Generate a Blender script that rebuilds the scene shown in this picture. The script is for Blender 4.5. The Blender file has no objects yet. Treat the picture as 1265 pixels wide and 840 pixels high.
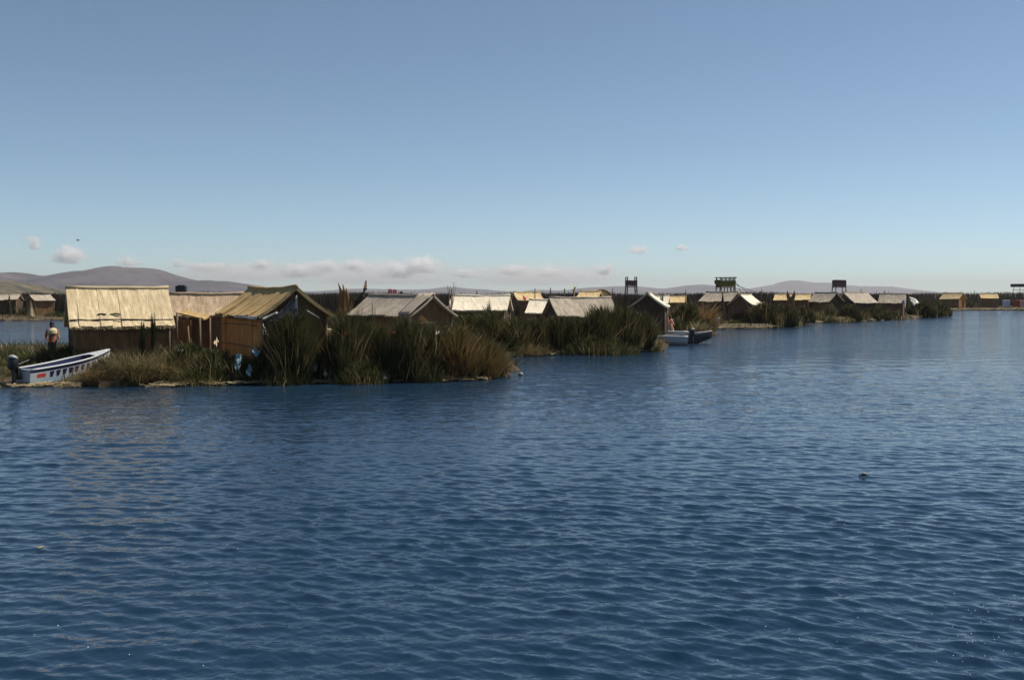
import bpy, bmesh, math, random
import numpy as np
from math import sin, cos, pi, radians

# ------------------------------------------------------------------ camera, sky, sun, exposure
scene = bpy.context.scene
COL = scene.collection
F_PX, CAM_H, HOR = 1300.0, 3.2, 366.0            # focal length in photo pixels (1265 wide), eye height, horizon row
PITCH = math.atan((420 - HOR) / F_PX)
cam = bpy.data.cameras.new('camera'); cam_o = bpy.data.objects.new('camera', cam); COL.objects.link(cam_o)
cam.sensor_width = 36.0; cam.lens = F_PX / 1265 * 36.0
cam.clip_start = 0.1; cam.clip_end = 90000
cam_o.location = (0, 0, CAM_H); cam_o.rotation_euler = (pi / 2 - PITCH, 0, 0)
scene.camera = cam_o

SUN_EL, SUN_AZ = radians(54), radians(67)         # azimuth clockwise from straight ahead (+Y)
world = bpy.data.worlds.new('World'); scene.world = world; world.use_nodes = True
wn = world.node_tree.nodes; wl = world.node_tree.links; wn.clear()
sky = wn.new('ShaderNodeTexSky'); sky.sky_type = 'NISHITA'; sky.sun_disc = False
sky.sun_elevation = SUN_EL; sky.sun_rotation = SUN_AZ
sky.altitude = 3800; sky.air_density = 1.0; sky.dust_density = 0.25; sky.ozone_density = 1.0
hsv = wn.new('ShaderNodeHueSaturation'); hsv.inputs['Saturation'].default_value = 0.9
tint = wn.new('ShaderNodeMix'); tint.data_type = 'RGBA'; tint.blend_type = 'MULTIPLY'
tint.inputs[0].default_value = 1.0; tint.inputs[7].default_value = (1.02, 1.13, 1.11, 1)   # the camera's cool white balance
bg = wn.new('ShaderNodeBackground'); bg.inputs['Strength'].default_value = 0.080
wo = wn.new('ShaderNodeOutputWorld')
wl.new(sky.outputs[0], hsv.inputs['Color']); wl.new(hsv.outputs[0], tint.inputs[6]); wl.new(tint.outputs[2], bg.inputs['Color']); wl.new(bg.outputs[0], wo.inputs[0])

sun = bpy.data.lights.new('sun', 'SUN'); sun.energy = 5.0; sun.angle = radians(0.5); sun.color = (1.0, 0.92, 0.79)
sun_o = bpy.data.objects.new('sun', sun); COL.objects.link(sun_o)
sun_o.rotation_euler = (pi / 2 - SUN_EL, 0, pi - SUN_AZ)
sun_o.location = (0, 0, 50)
vs = scene.view_settings
vs.view_transform = 'Standard'; vs.look = 'None'; vs.exposure = 0.22; vs.gamma = 1.0; vs.use_curve_mapping = False
scene.cycles.use_denoising = True
scene.cycles.volume_bounces = 24
scene.cycles.max_bounces = 26
scene.cycles.diffuse_bounces = 3; scene.cycles.glossy_bounces = 3; scene.cycles.transmission_bounces = 3; scene.cycles.transparent_max_bounces = 12

rng = np.random.default_rng(11)
R = random.Random(5)

# ------------------------------------------------------------------ helpers
def ray(px, py):
    u = (px - 632.5) / F_PX; v = (420 - py) / F_PX
    return np.array([u, cos(PITCH) + v * sin(PITCH), -sin(PITCH) + v * cos(PITCH)])
def G(px, py, z=0.0):                              # photo pixel -> point on the level z
    d = ray(px, py); t = (z - CAM_H) / d[2]
    return np.array([d[0] * t, d[1] * t, z])
def A(px, py, Y):                                  # photo pixel -> point at distance Y
    d = ray(px, py); t = Y / d[1]
    return np.array([d[0] * t, Y, CAM_H + d[2] * t])
def ZT(py, Y): return A(632, py, Y)[2]

def tag(o, label=None, cat=None, group=None, kind=None):
    if label: o['label'] = label
    if cat: o['category'] = cat
    if group: o['group'] = group
    if kind: o['kind'] = kind
    return o
def empty(name, loc, rz=0.0, label=None, cat=None, group=None):
    o = bpy.data.objects.new(name, None); COL.objects.link(o)
    o.location = loc; o.rotation_euler = (0, 0, rz); o.empty_display_size = 0.2
    return tag(o, label, cat, group)
def mesh(name, V, Fc, mat, parent=None, smooth=False, uv=None, col=None, fa=None):
    me = bpy.data.meshes.new(name)
    if isinstance(V, np.ndarray) and isinstance(Fc, np.ndarray):
        k = Fc.shape[1]
        me.vertices.add(len(V)); me.vertices.foreach_set('co', np.ascontiguousarray(V, np.float32).ravel())
        me.loops.add(Fc.size); me.loops.foreach_set('vertex_index', np.ascontiguousarray(Fc, np.int32).ravel())
        me.polygons.add(len(Fc)); me.polygons.foreach_set('loop_start', np.arange(0, Fc.size, k, dtype=np.int32))
        me.update(calc_edges=True)
    else:
        me.from_pydata([tuple(v) for v in V], [], [tuple(f) for f in Fc]); me.update()
    if uv is not None:                             # uv given per vertex, in metres
        l = me.uv_layers.new(name='uv'); idx = np.empty(len(me.loops), np.int32); me.loops.foreach_get('vertex_index', idx)
        l.data.foreach_set('uv', np.ascontiguousarray(np.asarray(uv, np.float32)[idx]).ravel())
    if col is not None:
        a = me.color_attributes.new('tint', 'FLOAT_COLOR', 'POINT')
        c = np.ones((len(V), 4), np.float32); c[:, :3] = col; a.data.foreach_set('color', c.ravel())
    if fa is not None:
        a = me.attributes.new('unresolved', 'FLOAT', 'POINT'); a.data.foreach_set('value', np.asarray(fa, np.float32))
    if smooth: me.polygons.foreach_set('use_smooth', np.ones(len(me.polygons), bool))
    if mat: me.materials.append(mat)
    o = bpy.data.objects.new(name, me); COL.objects.link(o)
    if parent: o.parent = parent
    return o

class NT:                                          # tiny node-tree writer
    def __init__(s, name):
        s.m = bpy.data.materials.new(name); s.m.use_nodes = True; s.t = s.m.node_tree; s.t.nodes.clear()
        s.out = s.t.nodes.new('ShaderNodeOutputMaterial')
    def n(s, typ, **kw):
        d = s.t.nodes.new('ShaderNode' + typ)
        for k, v in kw.items():
            if k.startswith('_'): setattr(d, k[1:], v)
            else:
                i = d.inputs[int(k[1:])] if k[0] == 'i' and k[1:].isdigit() else d.inputs[k.replace('__', ' ')]
                if isinstance(v, bpy.types.NodeSocket): s.t.links.new(v, i)
                else: i.default_value = v
        return d
    def ramp(s, fac, stops):
        d = s.n('ValToRGB', Fac=fac); e = d.color_ramp.elements
        while len(e) < len(stops): e.new(0.5)
        for q, (p, c) in zip(e, stops): q.position = p; q.color = (*c, 1)
        return d.outputs[0]
    def math(s, op, a, b=0.0): return s.n('Math', _operation=op, i0=a, i1=b).outputs[0]
    def mix(s, f, a, b, blend='MIX'):
        d = s.n('Mix', _data_type='RGBA', _blend_type=blend)
        for k, v in ((0, f), (6, a), (7, b)):
            if isinstance(v, bpy.types.NodeSocket): s.t.links.new(v, d.inputs[k])
            else: d.inputs[k].default_value = (*v, 1) if isinstance(v, tuple) and len(v) == 3 else v
        return d.outputs[2]
    def surf(s, sh): s.t.links.new(sh, s.out.inputs['Surface']); return s.m

def simple(name, c, rough=0.7, var=0.25, scale=6.0, metallic=0.0, bump=0.0):
    t = NT(name); co = t.n('TexCoord').outputs['Object']
    no = t.n('TexNoise', Vector=co, Scale=scale, Detail=4.0).outputs['Fac']
    colr = t.mix(no, tuple(x * (1 - var) for x in c), tuple(min(1, x * (1 + var)) for x in c))
    p = t.n('BsdfPrincipled', Base__Color=colr, Roughness=rough, Metallic=metallic)
    if bump: t.t.links.new(t.n('Bump', Height=no, Strength=bump, Distance=0.02).outputs[0], p.inputs['Normal'])
    return t.surf(p.outputs[0])

# ------------------------------------------------------------------ the lake
def make_water():
    rows = np.concatenate([np.geomspace(1.2, 8.0, 50)[:-1],
                           CAM_H * F_PX / np.arange(CAM_H * F_PX / 8.0, 14.0, -0.48),
                           np.geomspace(300, 14200, 32)[1:]])
    half = radians(33)
    fine = np.linspace(-half, half, 640)
    coarse = np.linspace(half, 2 * pi - half, 90)[1:-1]
    ang = np.concatenate([fine, coarse])           # clockwise from +Y
    nr, na = len(rows), len(ang)
    X = rows[:, None] * np.sin(ang)[None]; Y = rows[:, None] * np.cos(ang)[None]
    dr = np.gradient(rows)[:, None] * np.ones((1, na))
    da = np.abs(np.gradient(ang)); da[-1] = da[-2]
    sp = np.maximum(dr, rows[:, None] * da[None] * 0.8)
    N = 110
    r = np.random.default_rng(3)
    lam = np.exp(r.normal(math.log(0.27), 0.62, N)).clip(0.08, 1.8)
    th = r.normal(radians(6), radians(27), N) + np.where(r.random(N) < 0.2, radians(52), 0)
    k = 2 * pi / lam; s = 0.16 * math.sqrt(2 / N) * (0.6 + 0.8 * r.random(N)); a = s / k
    ph = r.random(N) * 2 * pi
    Z = np.zeros_like(X); DX = np.zeros_like(X); DY = np.zeros_like(X); res = np.zeros_like(X)
    # slow gusts make rougher and smoother patches
    gust = 0.88 + 0.26 * np.sin(X * 0.11 + 1.3 * np.sin(Y * 0.07)) * np.sin(Y * 0.17 + 0.8 * np.sin(X * 0.05)) + 0.16 * np.sin(X * 0.31 + Y * 0.12 + 2.0 * np.sin(Y * 0.23)) * np.sin(Y * 0.55 + 1.1 * np.sin(X * 0.19))
    for i in range(N):
        w = np.clip((lam[i] / sp - 2.0) / 2.0, 0, 1); res += w * s[i] ** 2
        if not w.any(): continue
        kx, ky = sin(th[i]), cos(th[i])
        f = k[i] * (kx * X + ky * Y) + ph[i]
        am = a[i] * w * gust
        Z += am * np.cos(f); q = 0.62 * am * np.sin(f); DX -= kx * q; DY -= ky * q
    un = 1 - res / (s ** 2).sum()
    V = np.stack([X + DX, Y + DY, Z], -1).reshape(-1, 3)
    i = np.arange(nr - 1)[:, None] * na; j = np.arange(na)[None]; j2 = (j + 1) % na
    Fq = np.stack([i + j, i + na + j, i + na + j2, i + j2], -1).reshape(-1, 4)[:, ::-1]
    # the disc under the eye point
    c = len(V); V = np.concatenate([V, [[0, 0, 0]]]); Fq = np.concatenate([Fq, np.array([[c, j_, (j_ + 1) % na, c] for j_ in []], int).reshape(0, 4)])
    t = NT('lake_water'); co = t.n('TexCoord').outputs['Object']
    u = t.n('Attribute', _attribute_name='unresolved').outputs['Fac']
    mp = t.n('Mapping', Vector=co, Rotation=(0, 0, radians(-8)), Scale=(0.55, 1.0, 1.0)).outputs[0]
    n1 = t.n('TexNoise', Vector=mp, Scale=7.0, Detail=3.0, Roughness=0.6, Distortion=0.3).outputs['Fac']
    n2 = t.n('TexNoise', Vector=mp, Scale=3.0, Detail=3.0, Roughness=0.6, Distortion=0.4).outputs['Fac']
    gp = t.n('TexNoise', Vector=t.n('Mapping', Vector=co, Scale=(0.02, 0.05, 1)).outputs[0], Scale=1.0, Detail=3.0).outputs['Fac']
    gq = t.n('TexNoise', Vector=t.n('Mapping', Vector=co, Rotation=(0, 0, radians(-6)), Scale=(0.22, 0.55, 1)).outputs[0], Scale=1.0, Detail=4.0, Roughness=0.7).outputs['Fac']
    g2 = t.math('MULTIPLY', t.math('ADD', t.math('MULTIPLY', gp, 0.9), 0.4), t.math('MULTIPLY', gq, 1.9))
    b1 = t.n('Bump', Height=n1, Strength=0.3, Distance=0.03)
    b2 = t.n('Bump', Height=n2, Strength=t.math('MULTIPLY', u, g2), Distance=0.13, Normal=b1.outputs[0])
    rg = t.math('ADD', 0.035, t.math('MULTIPLY', u, 0.04))
    p = t.n('BsdfPrincipled', Base__Color=(0.010, 0.030, 0.060, 1), Roughness=rg, IOR=1.333, Normal=b2.outputs[0])
    m = t.surf(p.outputs[0])
    o = mesh('lake_water', V[:-1], Fq, m, smooth=True, fa=un.ravel())
    tag(o, kind='structure')
    ring = [(1.25 * sin(q), 1.25 * cos(q), -0.02) for q in np.linspace(0, 2 * pi, 33)[:-1]]
    return o
make_water()

# ------------------------------------------------------------------ hills far behind
def hill(name, D, prof, mat, depth, label, amp=1.0, seed=0):
    r = np.random.default_rng(seed)
    px = np.array([p[0] for p in prof], float); py = np.array([p[1] for p in prof], float)
    xs = np.linspace(px[0], px[-1], 260)
    top = np.interp(xs, px, py)
    k = np.hanning(9); k /= k.sum(); top = np.convolve(np.pad(top, 4, mode='edge'), k, 'valid')
    Z = np.array([max(0.0, ZT(y, D)) for y in top])
    nz = np.convolve(r.normal(0, 1, len(xs) + 8), k, 'valid') * amp
    Z = np.maximum(Z + nz * D / F_PX * 0.3, 0.0)
    n = 40; tt = np.linspace(0, 1, n)
    V = []
    ph = r.random(6) * 6.28
    for j, t in enumerate(tt):
        yy = D + depth * (t - 0.5) * 2
        cs = math.sin(pi * min(1, max(0, t))) ** 1.3
        for i, x in enumerate(xs):
            X0 = (x - 632.5) / F_PX * D
            rav = 1 + 0.10 * cs * (1 - abs(2 * t - 1) ** 0.5) * (sin(X0 * 18 / D * 3 + ph[0] + 3 * t) + 0.6 * sin(X0 * 47 / D * 3 + ph[1] - 4 * t))
            V.append((X0 * (1 + (t - 0.5) * 0.1), yy, Z[i] * cs * (rav if abs(t - .5) > .04 else 1.0) - 0.4))
    V = np.array(V); m_ = len(xs)
    i = np.arange(n - 1)[:, None] * m_; j = np.arange(m_ - 1)[None]
    Fq = np.stack([i + j, i + j + 1, i + m_ + j + 1, i + m_ + j], -1).reshape(-1, 4)
    return tag(mesh(name, V, Fq, mat, smooth=True), label, None, None, 'structure')
def hill_mat(name, c1, c2, sc):
    t = NT(name); co = t.n('TexCoord').outputs['Object']
    a = t.n('TexNoise', Vector=co, Scale=sc, Detail=8.0, Roughness=0.65).outputs['Fac']
    b = t.n('TexNoise', Vector=co, Scale=sc * 6, Detail=4.0).outputs['Fac']
    f = t.math('ADD', t.math('MULTIPLY', a, 0.7), t.math('MULTIPLY', b, 0.3))
    c = t.ramp(f, [(0.42, c1), (0.57, c2)])
    return t.surf(t.n('BsdfPrincipled', Base__Color=c, Roughness=0.95).outputs[0])
MH1 = hill_mat('dry_hill', (0.026, 0.023, 0.031), (0.085, 0.072, 0.078), 0.006)
MH2 = hill_mat('near_hill', (0.025, 0.026, 0.014), (0.13, 0.10, 0.055), 0.02)
hill('hill', 1300, [(-260, 352), (-120, 349), (-40, 344), (0, 346), (20, 348), (40, 351), (58, 357), (75, 364), (95, 368)], MH2, 260, 'low olive hill at the far left', 1.6, 1)
hill('hill', 4000, [(-420, 352), (-250, 345), (-120, 341), (-40, 340), (0, 338.5), (22, 336), (50, 341), (75, 340.5), (100, 336.5), (140, 332), (170, 330.5), (192, 331.5), (212, 339), (240, 346.5), (270, 348), (300, 350), (330, 355), (370, 360), (420, 364), (470, 368)], MH1, 900, 'broad grey hill beyond the huts', 0.5, 2)
hill('hill', 9000, [(300, 367), (350, 362), (390, 360), (420, 358.5), (450, 356.5), (485, 357.5), (520, 358), (558, 355), (600, 358), (640, 361), (660, 358), (690, 359), (720, 356.5), (760, 353.5), (790, 354), (815, 357), (840, 354.5), (868, 351.5), (895, 355), (940, 359), (980, 362), (1040, 368)], MH1, 1500, 'blue hill range on the horizon', 0.7, 3)
hill('hill', 12000, [(860, 362), (900, 358), (930, 356), (955, 351.5), (975, 347), (985, 346.5), (1003, 350), (1025, 351), (1060, 353.5), (1100, 354), (1130, 358.5), (1160, 363), (1200, 367)], MH1, 1500, 'faint peaks at the right end of the horizon', 0.7, 4)

# ------------------------------------------------------------------ air between here and the hills
def make_haze():
    x0, x1, y0, y1, z0, z1 = -14500, 14500, -14500, 14500, -1.6, 205
    V = [(x, y, z) for z in (z0, z1) for y in (y0, y1) for x in (x0, x1)]
    Fc = [(0, 2, 3, 1), (4, 5, 7, 6), (0, 1, 5, 4), (2, 6, 7, 3), (0, 4, 6, 2), (1, 3, 7, 5)]
    t = NT('haze_air')
    v = t.n('VolumePrincipled', Color=(0.72, 0.70, 0.72, 1), Density=0.85e-4, Anisotropy=0.25)
    t.t.links.new(v.outputs[0], t.out.inputs['Volume'])
    o = mesh('haze', V, Fc, t.m); tag(o, kind='stuff')
make_haze()

# ------------------------------------------------------------------ clouds, beyond and above the haze
def cloud_mat(name, dens):
    t = NT(name); co = t.n('TexCoord').outputs['Object']
    oi = t.n('ObjectInfo').outputs['Random']
    off = t.n('CombineXYZ', X=t.math('MULTIPLY', oi, 37.0), Y=t.math('MULTIPLY', oi, 91.0), Z=0.0).outputs[0]
    geo = t.n('NewGeometry').outputs['Position']
    ws = t.n('VectorMath', _operation='SCALE', i0=geo, Scale=0.0034).outputs[0]
    nz = t.n('TexNoise', Vector=t.n('VectorMath', _operation='ADD', i0=ws, i1=off).outputs[0], Scale=1.6, Detail=8.0, Roughness=0.66).outputs['Fac']
    ln = t.n('VectorMath', _operation='LENGTH', i0=co).outputs['Value']
    fall = t.math('MULTIPLY', ln, -0.75)
    d = t.math('ADD', t.math('ADD', t.math('MULTIPLY', nz, 2.6), fall), -0.72)
    d = t.math('MULTIPLY', t.n('Clamp', Value=d).outputs[0], dens)
    v = t.n('VolumePrincipled', Color=(1, 1, 1, 1), Density=d, Anisotropy=0.2)
    t.t.links.new(v.outputs[0], t.out.inputs['Volume'])
    return t.m
MCL = cloud_mat('cloud_vapour', 0.02); MCV = cloud_mat('thin_cloud_vapour', 0.0035)
def cloud(px, py, w, h, D, label, mat=None):
    bm = bmesh.new(); bmesh.ops.create_icosphere(bm, subdivisions=3, radius=1.0)
    for v in bm.verts:
        if v.co.z < -0.55: v.co.z = -0.55 + (v.co.z + 0.55) * 0.3
    me = bpy.data.meshes.new('cloud'); bm.to_mesh(me); bm.free(); me.materials.append(mat or MCL)
    o = bpy.data.objects.new('cloud', me); COL.objects.link(o)
    o.location = A(px, py, D); s = D / F_PX
    o.scale = (w * s / 2, w * s / 2.6, h * s / 1.25)
    return tag(o, label, 'cloud', 'clouds low over the horizon')
cloud(42, 301, 30, 14, 24000, 'small bright puff of cloud at the far left above the hill')
cloud(86, 316, 54, 19, 25000, 'ragged pale cloud left of the broad hill top')
cloud(160, 324, 40, 11, 25500, 'thin pale cloud just over the broad hill top')
cloud(222, 326, 30, 9, 26000, 'low thin cloud right of the broad hill top')
cloud(258, 331, 64, 11, 26200, 'flat wisp of cloud over the black water tank')
cloud(324, 328, 36, 13, 26500, 'small pale cloud above the brown roofed hut')
cloud(372, 334, 66, 17, 27000, 'low cloud above the sheaf of dry reeds')
cloud(404, 330, 40, 15, 26900, 'rounded cloud top left above the curved prow')
cloud(440, 329, 46, 16, 27100, 'low cloud right above the curved prow')
cloud(492, 335, 60, 17, 27400, 'dense low cloud over the left of the taupe roof')
cloud(522, 328, 62, 19, 27500, 'tallest low cloud on the horizon, over the taupe roof')
cloud(575, 338, 50, 10, 27700, 'flat cloud over the bundle of crossed poles')
cloud(634, 334, 50, 12, 28000, 'long thin cloud above the white roofs')
cloud(680, 337, 52, 11, 28200, 'thin cloud above the big grey roof')
cloud(748, 333, 38, 13, 28500, 'pale low cloud left of the first lookout tower')
cloud(300, 337, 240, 20, 30500, 'faint veil of cloud behind the brown roofed hut', MCV)
cloud(470, 338, 260, 26, 31000, 'broad faint veil of cloud over the taupe roof', MCV)
cloud(670, 341, 260, 22, 31500, 'faint veil of cloud over the middle island', MCV)
cloud(788, 309, 34, 10, 24000, 'small bright cloud standing alone in the middle of the sky')
cloud(842, 307, 26, 7, 24500, 'faintest small cloud right of the lone bright one')
# ------------------------------------------------------------------ materials of the islands
def thatch(name, dark, light, bump=0.6, stain=0.35):
    t = NT(name); uv = t.n('UVMap').outputs[0]; ob = t.n('ObjectInfo').outputs['Random']
    mp = t.n('Mapping', Vector=uv, Scale=(34.0, 1.6, 1.0), Location=(0, 0, 0))
    t.t.links.new(t.n('CombineXYZ', X=t.math('MULTIPLY', ob, 50.0), Y=t.math('MULTIPLY', ob, 17.0)).outputs[0], mp.inputs['Location'])
    a = t.n('TexNoise', Vector=mp.outputs[0], Scale=1.0, Detail=4.0, Roughness=0.65).outputs['Fac']
    m2 = t.n('Mapping', Vector=uv, Scale=(2.2, 0.9, 1.0)); t.t.links.new(mp.inputs['Location'].links[0].from_socket, m2.inputs['Location'])
    b = t.n('TexNoise', Vector=m2.outputs[0], Scale=1.3, Detail=6.0, Roughness=0.7).outputs['Fac']
    f = t.math('ADD', t.math('MULTIPLY', a, 0.6), t.math('MULTIPLY', b, 0.4))
    c = t.ramp(f, [(0.34, dark), (0.62, light)])
    c = t.mix(t.math('MULTIPLY', ob, 0.22), c, tuple(x * 0.6 for x in dark))
    st = t.ramp(b, [(0.42, (0.55, 0.5, 0.45)), (0.6, (1, 1, 1))])
    c = t.mix(stain, c, st, 'MULTIPLY')
    p = t.n('BsdfPrincipled', Base__Color=c, Roughness=0.9, Normal=t.n('Bump', Height=a, Strength=bump, Distance=0.03).outputs[0])
    p.inputs['Specular IOR Level'].default_value = 0.2
    return t.surf(p.outputs[0])
MT = dict(
    straw=thatch('straw_thatch', (0.50, 0.39, 0.23), (0.80, 0.66, 0.43)),
    pink=thatch('pale_tan_thatch', (0.42, 0.30, 0.19), (0.70, 0.53, 0.36)),
    olive=thatch('mossy_brown_thatch', (0.36, 0.24, 0.10), (0.62, 0.44, 0.21)),
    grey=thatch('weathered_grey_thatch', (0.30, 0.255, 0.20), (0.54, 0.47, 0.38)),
    white=thatch('bleached_sunlit_thatch', (0.66, 0.57, 0.42), (0.86, 0.79, 0.64), 0.4, 0.15),
    gold=thatch('fresh_gold_thatch', (0.48, 0.34, 0.16), (0.76, 0.6, 0.34)),
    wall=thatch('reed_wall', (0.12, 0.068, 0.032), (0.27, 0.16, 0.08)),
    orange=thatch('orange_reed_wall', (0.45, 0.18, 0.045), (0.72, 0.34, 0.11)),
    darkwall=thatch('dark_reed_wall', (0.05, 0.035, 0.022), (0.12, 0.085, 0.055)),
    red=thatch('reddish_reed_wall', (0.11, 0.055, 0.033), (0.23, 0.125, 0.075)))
def blade_mat():
    t = NT('reed_blades'); c = t.n('Attribute', _attribute_name='tint').outputs['Color']
    no = t.n('TexNoise', Vector=t.n('TexCoord').outputs['Object'], Scale=3.0, Detail=3.0).outputs['Fac']
    c = t.mix(0.5, c, t.ramp(no, [(0.3, (0.45, 0.45, 0.45)), (0.7, (1.15, 1.15, 1.15))]), 'MULTIPLY')
    p = t.n('BsdfPrincipled', Base__Color=c, Roughness=0.6); p.inputs['Specular IOR Level'].default_value = 0.3
    tr = t.n('BsdfTranslucent', Color=c)
    return t.surf(t.n('MixShader', Fac=0.38, i1=p.outputs[0], i2=tr.outputs[0]).outputs[0])
MB = blade_mat()
M_SOIL = simple('reed_litter', (0.085, 0.062, 0.032), 0.95, 0.6, 1.4, bump=0.6)
M_POLE = simple('weathered_pole', (0.16, 0.11, 0.07), 0.85, 0.4, 9)
M_DARKPOLE = simple('dark_pole', (0.035, 0.028, 0.022), 0.85, 0.3, 9)
M_BLACK = simple('black_metal', (0.012, 0.012, 0.014), 0.45, 0.3, 6)
M_WHITE = simple('white_paint', (0.47, 0.50, 0.53), 0.45, 0.12, 5)
M_PLASTIC = simple('white_plastic', (0.34, 0.33, 0.30), 0.4, 0.25, 6)
M_BLUEP = simple('pale_blue_plastic', (0.20, 0.30, 0.34), 0.4, 0.35, 5)
M_TARP = simple('slate_tarp', (0.035, 0.04, 0.052), 0.6, 0.4, 3)
M_NAVY = simple('navy_paint', (0.015, 0.022, 0.07), 0.4, 0.2, 5)
M_PALEBLUE = simple('pale_blue_paint', (0.36, 0.47, 0.55), 0.45, 0.2, 4)
M_REDP = simple('red_paint', (0.55, 0.05, 0.04), 0.45, 0.2, 5)
M_GREYP = simple('grey_paint', (0.27, 0.27, 0.28), 0.5, 0.25, 4)
M_BROWNP = simple('brown_paint', (0.07, 0.045, 0.04), 0.5, 0.3, 4)
M_PINK = simple('pink_cloth', (0.62, 0.10, 0.26), 0.9, 0.25, 8)
M_RED = simple('red_cloth', (0.26, 0.04, 0.03), 0.9, 0.3, 8)
M_OLIVEP = simple('olive_reed_panel', (0.085, 0.095, 0.02), 0.9, 0.5, 5, bump=0.3)
M_PALEPANEL = simple('pale_panel', (0.45, 0.48, 0.43), 0.7, 0.2, 6)
M_PURPLE = simple('brown_violet_boards', (0.10, 0.065, 0.07), 0.85, 0.35, 6)
M_GREENP = simple('dark_green_panel', (0.02, 0.04, 0.035), 0.6, 0.3, 4)
M_LAV = simple('lavender_cloth', (0.42, 0.42, 0.55), 0.9, 0.2, 6)
M_CREAM = simple('cream_cloth', (0.62, 0.52, 0.33), 0.9, 0.25, 6)
M_YEL = simple('yellow_straw', (0.6, 0.42, 0.12), 0.9, 0.25, 6)
M_SKIN = simple('skin', (0.22, 0.11, 0.065), 0.6, 0.1, 10)
M_HAIR = simple('black_hair', (0.01, 0.008, 0.007), 0.5, 0.2, 20)
M_BLUEHAT = simple('dark_blue_wool', (0.02, 0.03, 0.07), 0.9, 0.2, 10)
M_ORANGE = simple('orange_cloth', (0.55, 0.17, 0.05), 0.9, 0.2, 8)
M_TAN = simple('tan_cloth', (0.45, 0.27, 0.15), 0.9, 0.25, 8)
M_OCHRE = simple('ochre_cloth', (0.33, 0.11, 0.05), 0.9, 0.25, 8)
M_ROSE = simple('rose_cloth', (0.55, 0.28, 0.25), 0.9, 0.25, 8)
M_DARKCLOTH = simple('dark_cloth', (0.03, 0.03, 0.04), 0.9, 0.3, 8)

# ------------------------------------------------------------------ mesh makers
def tube_vf(pts, rad, n=7, cap=True):
    pts = np.asarray(pts, float); m = len(pts)
    rad = np.full(m, rad) if np.isscalar(rad) else np.asarray(rad, float)
    V = []; Fc = []
    for i in range(m):
        d = pts[min(i + 1, m - 1)] - pts[max(i - 1, 0)]; d /= np.linalg.norm(d) + 1e-9
        a = np.cross(d, [0, 0, 1.0] if abs(d[2]) < 0.9 else [1.0, 0, 0]); a /= np.linalg.norm(a); b = np.cross(d, a)
        for k in range(n):
            q = 2 * pi * k / n; V.append(pts[i] + rad[i] * (cos(q) * a + sin(q) * b))
    for i in range(m - 1):
        for k in range(n):
            k2 = (k + 1) % n; Fc.append((i * n + k, i * n + k2, (i + 1) * n + k2, (i + 1) * n + k))
    if cap: Fc += [tuple(range(n))[::-1], tuple((m - 1) * n + k for k in range(n))]
    return [tuple(v) for v in V], Fc
def tube(name, pts, rad, mat, parent=None, n=7): 
    V, Fc = tube_vf(pts, rad, n); return mesh(name, V, Fc, mat, parent, smooth=True)
def box_vf(c, s, jit=0.0):
    x, y, z = c; a, b, h = s[0] / 2, s[1] / 2, s[2] / 2
    V = [(x + i * a + R.uniform(-jit, jit), y + j * b + R.uniform(-jit, jit), z + k * h + R.uniform(-jit, jit)) for k in (-1, 1) for j in (-1, 1) for i in (-1, 1)]
    return V, [(0, 2, 3, 1), (4, 5, 7, 6), (0, 1, 5, 4), (2, 6, 7, 3), (0, 4, 6, 2), (1, 3, 7, 5)]
def box_uv(V): return [(v[0] + v[1], v[2]) for v in V]
def box(name, c, s, mat, parent=None, jit=0.0, bevel=0.0):
    V, Fc = box_vf(c, s, jit)
    if bevel:
        bm = bmesh.new(); vs_ = [bm.verts.new(v) for v in V]
        for f in Fc: bm.faces.new([vs_[i] for i in f])
        bmesh.ops.bevel(bm, geom=bm.edges[:], offset=bevel, segments=2, affect='EDGES', profile=0.6)
        me = bpy.data.meshes.new(name); bm.to_mesh(me); bm.free(); me.materials.append(mat)
        o = bpy.data.objects.new(name, me); COL.objects.link(o); o.parent = parent; return o
    return mesh(name, V, Fc, mat, parent, uv=box_uv(V))
def cloth(name, P, nu, nv, mat, parent=None, amp=0.04, seed=0, thick=0.01):   # P: 4 corners, crumpled sheet with thickness
    r = np.random.default_rng(seed); P = np.asarray(P, float); V = []
    nrm = np.cross(P[1] - P[0], P[3] - P[0]); nrm /= np.linalg.norm(nrm) + 1e-9
    N0 = r.normal(0, amp, (nv + 1, nu + 1))
    for s_ in (0, 1):
        for j in range(nv + 1):
            for i in range(nu + 1):
                u, v = i / nu, j / nv
                p = (P[0] * (1 - u) + P[1] * u) * (1 - v) + (P[3] * (1 - u) + P[2] * u) * v
                V.append(tuple(p + nrm * (N0[j, i] - s_ * thick)))
    m = (nu + 1) * (nv + 1); Fc = []
    for j in range(nv):
        for i in range(nu):
            a = j * (nu + 1) + i; q = (a, a + 1, a + nu + 2, a + nu + 1)
            Fc.append(q); Fc.append(tuple(m + k for k in q[::-1]))
    rim = [i for i in range(nu)] + [j * (nu + 1) + nu for j in range(nv)] + [nv * (nu + 1) + i for i in range(nu, 0, -1)] + [j * (nu + 1) for j in range(nv, 0, -1)]
    for k in range(len(rim)):
        a, b = rim[k], rim[(k + 1) % len(rim)]; Fc.append((b, a, m + a, m + b))
    return mesh(name, V, Fc, mat, parent, smooth=True)

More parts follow.
